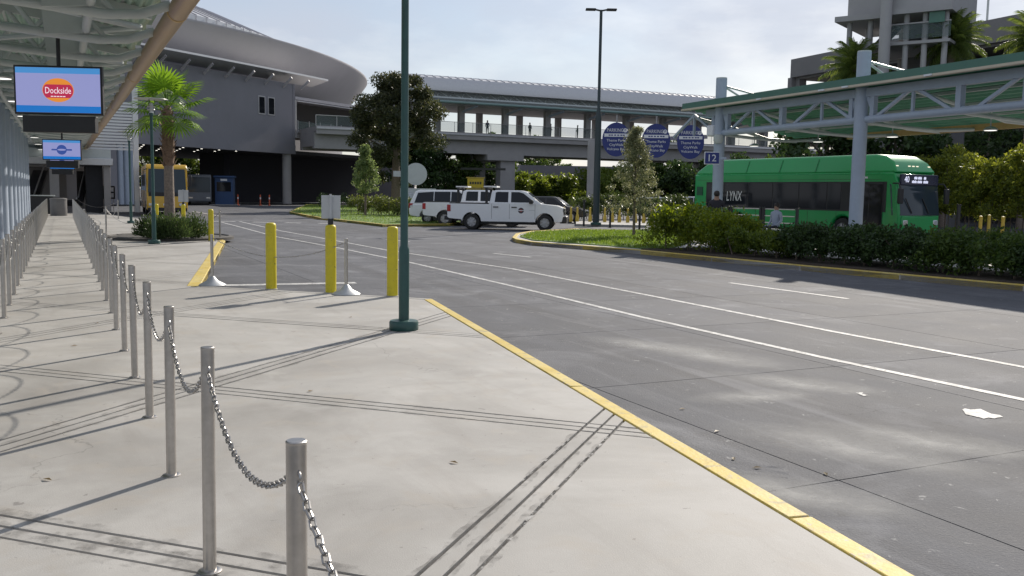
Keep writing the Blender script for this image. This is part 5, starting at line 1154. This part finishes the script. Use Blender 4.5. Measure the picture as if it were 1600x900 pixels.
MB().box(.85, 11.45 * k, -Wb - .008, -Wb + .004, 1.22, 2.36).build('window_band', blackp, gb)
xs_ = [.9, 2.1, 3.6, 5.1, 6.6, 8.1, 9.2 * k]
for i in range(len(xs_) - 1): MB().box(xs_[i] + .03, xs_[i + 1] - .03, -Wb - .016, -Wb - .009, 1.28, 2.30).build('side_window', glassd, gb)
d_ = MB().box(9.95 * k, 11.3 * k, -Wb - .02, -Wb - .009, .42, 2.34).build('door', blackp, gb)
for xx in (9.98, 10.65): MB().box(xx * k, (xx + .62) * k, -Wb - .026, -Wb - .021, .5, 2.26).build('door_pane', glassd, d_)
MB().box(.2, .62, -Wb - .02, -Wb + .0, 1.75, 2.15).build('vent_grille', M('vent_dark_green', (.01, .08, .04), .6), gb); MB().box(10.2 * k, 10.5 * k, -Wb - .01, -Wb, 2.48, 2.55).build('side_badge', signwhite, gb)
text('lettering', 'LYNX', .62, M('letter_white', (.7, .7, .68), .5), gb, facing((2.72, -Wb - .02, 1.72), (0, -1, 0)), .002, .62, .12)
fm = MB()                                             # wrap-round windscreen
def fx(z): return (12.1 - (z - 1.2) * .13) * k if z < 2.2 else (11.97 - (z - 2.2) * .42) * k
gr_ = [(-Wb - .012, -.35), (-1.22, .0), (-.7, .035), (0, .05), (.7, .035), (1.22, 0), (Wb + .012, -.35)]; zs_ = [1.12, 1.5, 1.9, 2.2, 2.28]
for z in zs_: fm.v += [(fx(z) + dx, yy, z) for yy, dx in gr_]
fm.f = [(r_ * 7 + i, r_ * 7 + i + 1, r_ * 7 + 8 + i, r_ * 7 + 7 + i) for r_ in range(4) for i in range(6)]
wsn = fm.build('windscreen', glassb, gb, True)
MB().box(11.93 * k, 11.97 * k + .05, -1.17, 1.17, 2.24, 2.64).build('sign_box', M('sign_box_navy', (.012, .016, .05), .15, var=.1), gb, bevel=.02)
ledw = EM('led_white', (.75, .78, 1.0), .9)
text('route_number', '40', .33, ledw, gb, facing((11.97 * k + .055, -.83, 2.44), (1, 0, 0)), .002, .9)
for (yy, wd, z, h_) in ((-.28, .2, 2.51, .1), (-.02, .24, 2.51, .1), (.3, .14, 2.51, .1), (-.36, .3, 2.37, .1), (-.02, .3, 2.37, .1), (.36, .3, 2.37, .1)):
    n = 5
    for j in range(n): MB().box(11.97 * k + .052, 11.97 * k + .056, yy - wd / 2 + j * wd / n, yy - wd / 2 + (j + .68) * wd / n, z - h_ / 2, z + h_ / 2 * (1 if j % 2 else .7)).build('led_segment', ledw, gb)
for yy in (-.25, 0, .25, -1.0, 1.0): MB().box(11.55 * k + .06, 11.55 * k + .12, yy - .07, yy + .07, 2.93, 2.97).build('marker_light', EM('marker', (1, .9, .7), 1.0), gb)
for yy in (-.6, .45): MB().beam((fx(1.2) + .07, yy, 1.2), (fx(1.75) + .07, yy - .35, 1.75), .03, .03).build('wiper', blackp, gb)
MB().box(12.06 * k, 12.1 * k + .05, -1.15, 1.15, .5, 1.1).build('front_panel', busg, gb, bevel=.04)
for s in (-1, 1):
    MB().box(12.1 * k, 12.1 * k + .07, s * .95 - .15, s * .95 + .15, .75, .95).build('headlight', headl, gb, bevel=.03)
    MB().tube([(11.7 * k, s * 1.25, 2.3), (12.1 * k, s * 1.42, 2.3), (12.25 * k, s * 1.45, 2.1)], .03, 6).build('mirror_arm', blackp, gb); MB().box(12.17 * k, 12.3 * k, s * 1.45 - .13, s * 1.45 + .13, 1.55, 2.12).build('mirror', blackp, gb, bevel=.04)
    wheel(gb, 3.1 * k, s * (Wb - .16), .48, s); wheel(gb, 9.3 * k, s * (Wb - .16), .48, s)
for xx in (1.1, 2.6, 4.1, 5.6, 7.1, 8.6, 10.1): MB().box(xx - .008, xx + .008, -Wb - .004, -Wb + .002, .5, 1.2).build('panel_seam', blackp, gb)
MB().box(.2, 11.2 * k, -Wb - .004, -Wb + .002, 2.44, 2.452).build('panel_seam', blackp, gb)
for xx in (1.4, 3.4, 5.4, 7.4, 9.4): MB().beam((xx, -Wb + .005, 2.74), (xx, -Wb + .235, 3.27), .018, .012).build('roof_seam', M('seam_green', (.002, .12, .03), .5), gb)
MB().box(7.1, 7.75, -Wb - .022, -Wb - .017, 2.1, 2.14).build('window_reflection_bar', signwhite, gb) if False else None

# ---------------------------------------------------------------- yellow coach facing the viewer
yb = G(262, 337, ZR); ybt = thing('yellow_coach', 'yellow coach facing forward at the mouth of the underpass', 'bus', (yb.x, yb.y, ZR), math.atan2(-yb.y, -yb.x) + R(3))
prof = [(-11, .35), (-11, 3.1), (-10.8, 3.3), (-.35, 3.3), (-.1, 3.1), (0, 1.4), (.05, 1.2), (.05, .35), (-1.9, .35)] + arcpts(-2.4, .45, .5) + [(-8.0, .35)] + arcpts(-8.5, .45, .5) + [(-9.1, .35)]
MB().prof_y(prof, -1.24, 1.24).build('body', busy, ybt, bevel=.12, seg=3)
MB().add([(-.085 + .03, -1.1, 3.0), (-.085 + .03, 1.1, 3.0), (.02, 1.16, 1.5), (.02, -1.16, 1.5)], [(0, 1, 2, 3)]).build('windscreen', glassb, ybt); MB().box(.015, .05, -1.13, 1.13, 1.25, 1.5).build('dash_band', blackp, ybt)
MB().box(.0, .04, -.03, .03, 1.5, 3.0).build('screen_divider', blackp, ybt)
for s in (-1, 1):
    MB().box(.04, .09, s * .92 - .2, s * .92 + .2, .62, .8).build('headlight', headl, ybt, bevel=.03); MB().box(-10.4, -1.2, s * 1.243 - .004, s * 1.243 + .004, 1.6, 2.7).build('side_glass', glassd, ybt)
    MB().box(-.05, .12, s * 1.42 - .1, s * 1.42 + .1, 1.9, 2.6).build('mirror', blackp, ybt, bevel=.03); MB().tube([(-.1, s * 1.2, 3.0), (.05, s * 1.42, 2.9), (.05, s * 1.42, 2.6)], .025, 6).build('mirror_arm', blackp, ybt)
    wheel(ybt, -2.4, s * 1.1, .48, s); wheel(ybt, -8.5, s * 1.1, .48, s)
MB().box(.0, .16, -1.2, 1.2, .3, .52).build('bumper', blackp, ybt, bevel=.03); MB().box(.05, .075, -.12, .12, 1.02, 1.16).build('badge', blackp, ybt); MB().box(.05, .06, -.25, .25, .66, .78).build('number_plate', signwhite, ybt)
# dark coach and booth inside the underpass
q = AY(312, 318, 101); dc = thing('dark_coach', 'dim grey coach parked in the shade of the underpass', 'bus', (q.x, q.y, ZR), math.atan2(-q.y, -q.x))
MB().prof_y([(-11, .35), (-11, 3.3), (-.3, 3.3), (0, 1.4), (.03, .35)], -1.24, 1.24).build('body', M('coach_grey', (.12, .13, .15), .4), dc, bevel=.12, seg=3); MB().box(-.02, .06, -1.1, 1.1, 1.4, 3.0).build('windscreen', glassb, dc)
for s in (-1, 1): wheel(dc, -2.4, s * 1.1, .48, s); MB().box(.02, .07, s * .9 - .2, s * .9 + .2, .7, .85).build('headlight', headl, dc)
q = AY(352, 322, 104); bo = thing('ticket_booth', 'blue booth standing in the shade of the underpass', 'booth', (q.x, q.y, ZR), R(10)); bo.scale = (1.15, 1.15, 1.15)
MB().box(-.85, .85, -.8, .8, 0, 2.6).build('cabin', boothb, bo, bevel=.04); MB().box(-.65, .65, -.83, -.802, 1.3, 2.2).build('window', glassd, bo); MB().box(-.95, .95, -.95, .9, 2.61, 2.8).build('roof', boothb, bo, bevel=.03); MB().box(-.3, .3, -.84, -.81, 2.3, 2.5).build('sign', signwhite, bo); MB().box(-1.3, 1.3, -1.3, 1.3, -.1, .06).build('plinth', conc2, bo)

# ================================================================ signs and street furniture
SG = 78.0
gt = thing('sign_gantry', 'grey gantry post with arm carrying the round blue signs', 'gantry', AY(922, 305, SG)); gt.location.z = 0
gx = gt.location.x
MB().box(-.28, .28, -.25, .25, 0, 6.1).build('post', conc2, gt, bevel=.02); MB().beam((-.28, 0, 6.05), (9.6, 0, 6.6), .35, .3).build('arm', conc2, gt)
for i, (px, py, rx, rz_, lb_, Y) in enumerate([(963, 218, 21, 26, 'left round blue parking sign, mostly behind the young tree', SG - 1), (1025, 220, 21, 26, 'middle round blue parking sign beside the young tree', SG - 1), (1079, 222, 20, 26, 'right round blue parking sign near the number twelve', SG - 1)]):
    c = AY(px, py, Y); s = thing('parking_sign', lb_, 'sign', c, R(-8), 'round blue parking signs'); a = rx * Y / FPX * 1.03; b = rz_ * Y / FPX
    n = 40; pts = [(a * math.cos(2 * math.pi * j / n), b * math.sin(2 * math.pi * j / n)) for j in range(n)]
    MB().add([(x, -.06, z) for x, z in pts] + [(x, .06, z) for x, z in pts], [tuple(range(n)), tuple(range(2 * n - 1, n - 1, -1))] + [(j, n + j, n + (j + 1) % n, (j + 1) % n) for j in range(n)]).build('disc', signblue, s)
    MB().box(-a * .86, a * .86, -.075, -.061, .22, .48).build('white_bar', signwhite, s); F = lambda z, x=0: facing((x, -.078, z), (0, -1, 0))
    text('lettering', 'PARKING', .40, signwhite, s, F(.74, -.1), .004, .82); text('parking_symbol', 'P', .28, signblue, s, facing((.72, -.10, .74), (0, -1, 0)), .004)
    MB().cyl((.72, -.085, .74), (.72, -.062, .74), .17, n=20).build('symbol_disc', signwhite, s)
    for z, tx in ((-.08, 'Theme Parks'), (-.44, 'CityWalk'), (-.78, 'Volcano Bay')): text('lettering', tx, .30, signwhite, s, F(z), .004)
    for x in (-.55, -.35, -.1, .15, .4, .6): MB().box(x - .08, x + .08, -.079, -.076, .30, .40).build('letter_mark', signblue, s)
    MB().cyl((0, .1, -b * .5), (0, .1, b + .6), .07, n=8).build('hanger', conc2, s)
q = AY(650, 272, 66); rs = thing('round_sign', 'blank pale round sign seen from behind beside the lamp post', 'sign', (q.x, q.y, 0), R(5))
MB().cyl((0, .06, q.z), (0, -.06, q.z), .78, n=40).build('disc', signback, rs, True); MB().cyl((-.6, .15, 0), (-.6, .15, q.z + .4), .07, n=10).build('post', lampg, rs); MB().box(-1.6, .2, .08, .14, q.z - .2, q.z + .2).build('bracket', signback, rs)
MB().lathe([(.3, 0), (.5, .2), (.45, .5), (.2, .6)], 16, (-.5, 0, q.z - 1.9)).build('dish', signback, rs, True); MB().box(-1.1, 1.4, -.02, .04, q.z - 1.75, q.z - 1.0).build('lower_panel', signback, rs)
q = AY(743, 286, 75); ys = thing('yellow_sign', 'small yellow sign board above the white trucks', 'sign', (q.x, q.y, 0)); MB().box(-.65, .65, -.05, .05, q.z - .38, q.z + .38).build('board', M('sign_amber', (.45, .32, .02), .5), ys, bevel=.02)
for z in (.42, -.48): MB().box(-.75, .75, -.07, .07, q.z + z - .04, q.z + z + .05).build('trim', M('sign_amber2', (.35, .25, .04), .5), ys)
for x in (-.5, .5): MB().cyl((x, 0, 0), (x, 0, q.z - .38), .05, n=8).build('leg', blackp, ys)
for x in (-.4, -.2, 0, .2, .4): MB().box(x - .07, x + .07, -.056, -.051, q.z - .1, q.z + .1).build('letter_mark', blackp, ys)
hb_ = thing('height_bar', 'thin dark clearance bar on the bridge pier', 'bar', AY(752, 264, 100)); MB().box(-2.2, 2.6, -.06, .06, -.12, .12).build('bar', blackp, hb_)
# tall parking-lot lamp
tl_ = G(931, 351, 0); T = thing('tall_lamp', 'tall dark lamp pole with twin heads behind the island', 'lamp post', (tl_.x, tl_.y, 0))
htop = 1.68 + (304 - 24) * tl_.y / FPX
MB().lathe([(.30, 0), (.3, .12), (.12, .14)], 16).build('base', lampg, T, True); MB().lathe([(.19, .1), (.17, htop * .5), (.15, htop * .52), (.085, htop * .55), (.08, htop)], 14).build('pole', M('lamp_dark', (.02, .035, .04), .45), T, True)
for s in (-1, 1): MB().beam((0, 0, htop - .05), (s * .35, 0, htop + .02), .08, .08).build('arm', blackp, T); MB().box(.3, .85, -.2, .2, htop - .03, htop + .06, Matrix.Scale(s, 4, (1, 0, 0))).build('lamp_head', blackp, T, bevel=.02)
q = G(672, 318); t2 = thing('green_pole', 'slim green lamp pole behind the verge tree', 'lamp post', (q.x, q.y, 0)); MB().lathe([(.14, 0), (.1, 1), (.07, 7)], 12).build('pole', lampg, t2, True); MB().lathe([(.1, 7), (.4, 7.1), (.1, 7.2)], 16).build('top_plate', silver, t2, True)
# black fence posts and rails at the back of the island, delineators beyond
def fpost(p, label, h=1.15):
    t = thing('fence_post', label, 'post', (p.x, p.y, 0), 0, 'black fence posts'); MB().box(-.05, .05, -.05, .05, 0, h).build('shaft', blackp, t, bevel=.006); MB().box(-.07, .07, -.07, .07, h, h + .04).build('cap', blackp, t); MB().box(-.12, .12, -.12, .12, 0, .02).build('base_plate', blackp, t); return t
fpost(G(912, 354), 'black fence post left of the tall lamp', 1.35); fpost(G(953, 356), 'black fence post right of the tall lamp', 1.4); fpost(G(999, 359), 'black fence post behind the young tree', 1.35)
F0 = AY(1093, 340, 37.5); F1 = AY(1245, 345, 33.5)
fr = F1 - F0; fr.z = 0
rl = thing('platform_railing', 'black post and grey rail fence along the bus platform', 'fence', (F0.x, F0.y, 0), math.atan2(fr.y, fr.x))
for i in range(4):
    x = fr.length * i / 3
    for dx in (-.07, .07) if i in (1, 2) else (0,): MB().box(x + dx - .045, x + dx + .045, -.045, .045, 0, 1.32).build('post', blackp, rl, bevel=.006)
    if i < 3:
        for z in (1.25, 1.0, .75, .45, .2): MB().cyl((x + .12, 0, z), (x + fr.length / 3 - .12, 0, z), .018, n=8).build('rail', steel, rl, True)
def delin(p, label, h=1.0):
    t = thing('delineator', label, 'delineator', (p.x, p.y, ZR), 0, 'yellow lane delineators'); MB().lathe([(.19, 0), (.19, .08), (.12, .12)], 12).build('base', blackp, t, True); MB().lathe([(.11, .1), (.10, .45), (.06, .6), (.06, h), (.03, h + .02)], 12).build('tube', M('delineator_yellow', (.50, .36, .05), .5, var=.1), t, True)
for i, px in enumerate((881, 892, 902, 922, 945, 957, 968, 981, 993, 1006, 1018)): delin(AY(px, 337, 57.5 - i * .15), 'yellow delineator tube on the far road, %s from the left' % ordw(i + 1))
for i, (px, Y) in enumerate(((1532, 33), (1545, 36), (1567, 32.5))): delin(AY(px, 350, Y), ['left', 'middle', 'right'][i] + ' of the three yellow delineators right of the green bus', 1.25)
fpost(AY(1497, 345, 33), 'black fence post just right of the bus front', 1.5)
for i, (px, Y) in enumerate(((372, 103), (407, 104), (421, 104))):
    q = AY(px, 326, Y); t = thing('orange_delineator', ['left orange post by the blue booth', 'middle orange post in the underpass', 'right orange post in the underpass'][i], 'delineator', (q.x, q.y, ZR), 0, 'orange underpass posts'); MB().lathe([(.16, 0), (.15, .06), (.07, .08), (.07, 1.15), (.03, 1.2)], 12).build('tube', orange, t, True); MB().lathe([(.075, .7), (.075, .9)], 12).build('reflective_band', signwhite, t, True)
# people on the platform
q = AY(1119, 330, 31.5); pm = thing('person', 'person in dark shirt standing behind the hedge beside the first column', 'person', (q.x, q.y, .0), R(170)); body('body', 1.86, [shirtd, trous, skin], pm)
q = AY(1213, 335, 33.0); ps = thing('person', 'person with dark hair and pale blue shirt sitting behind the hedge', 'person', (q.x, q.y, .20), R(-60)); body('body', 1.72, [shirtb, trous, skin], ps, 'sit')
bn_ = thing('platform_bench', 'low bench under the seated person behind the hedge', 'bench', (q.x, q.y, 0), R(-60)); MB().box(-.7, .7, -.25, .25, .50, .56).build('seat', greyst, bn_, bevel=.01)
for x in (-.55, .55): MB().box(x - .04, x + .04, -.2, .2, 0, .495).build('leg', blackp, bn_)
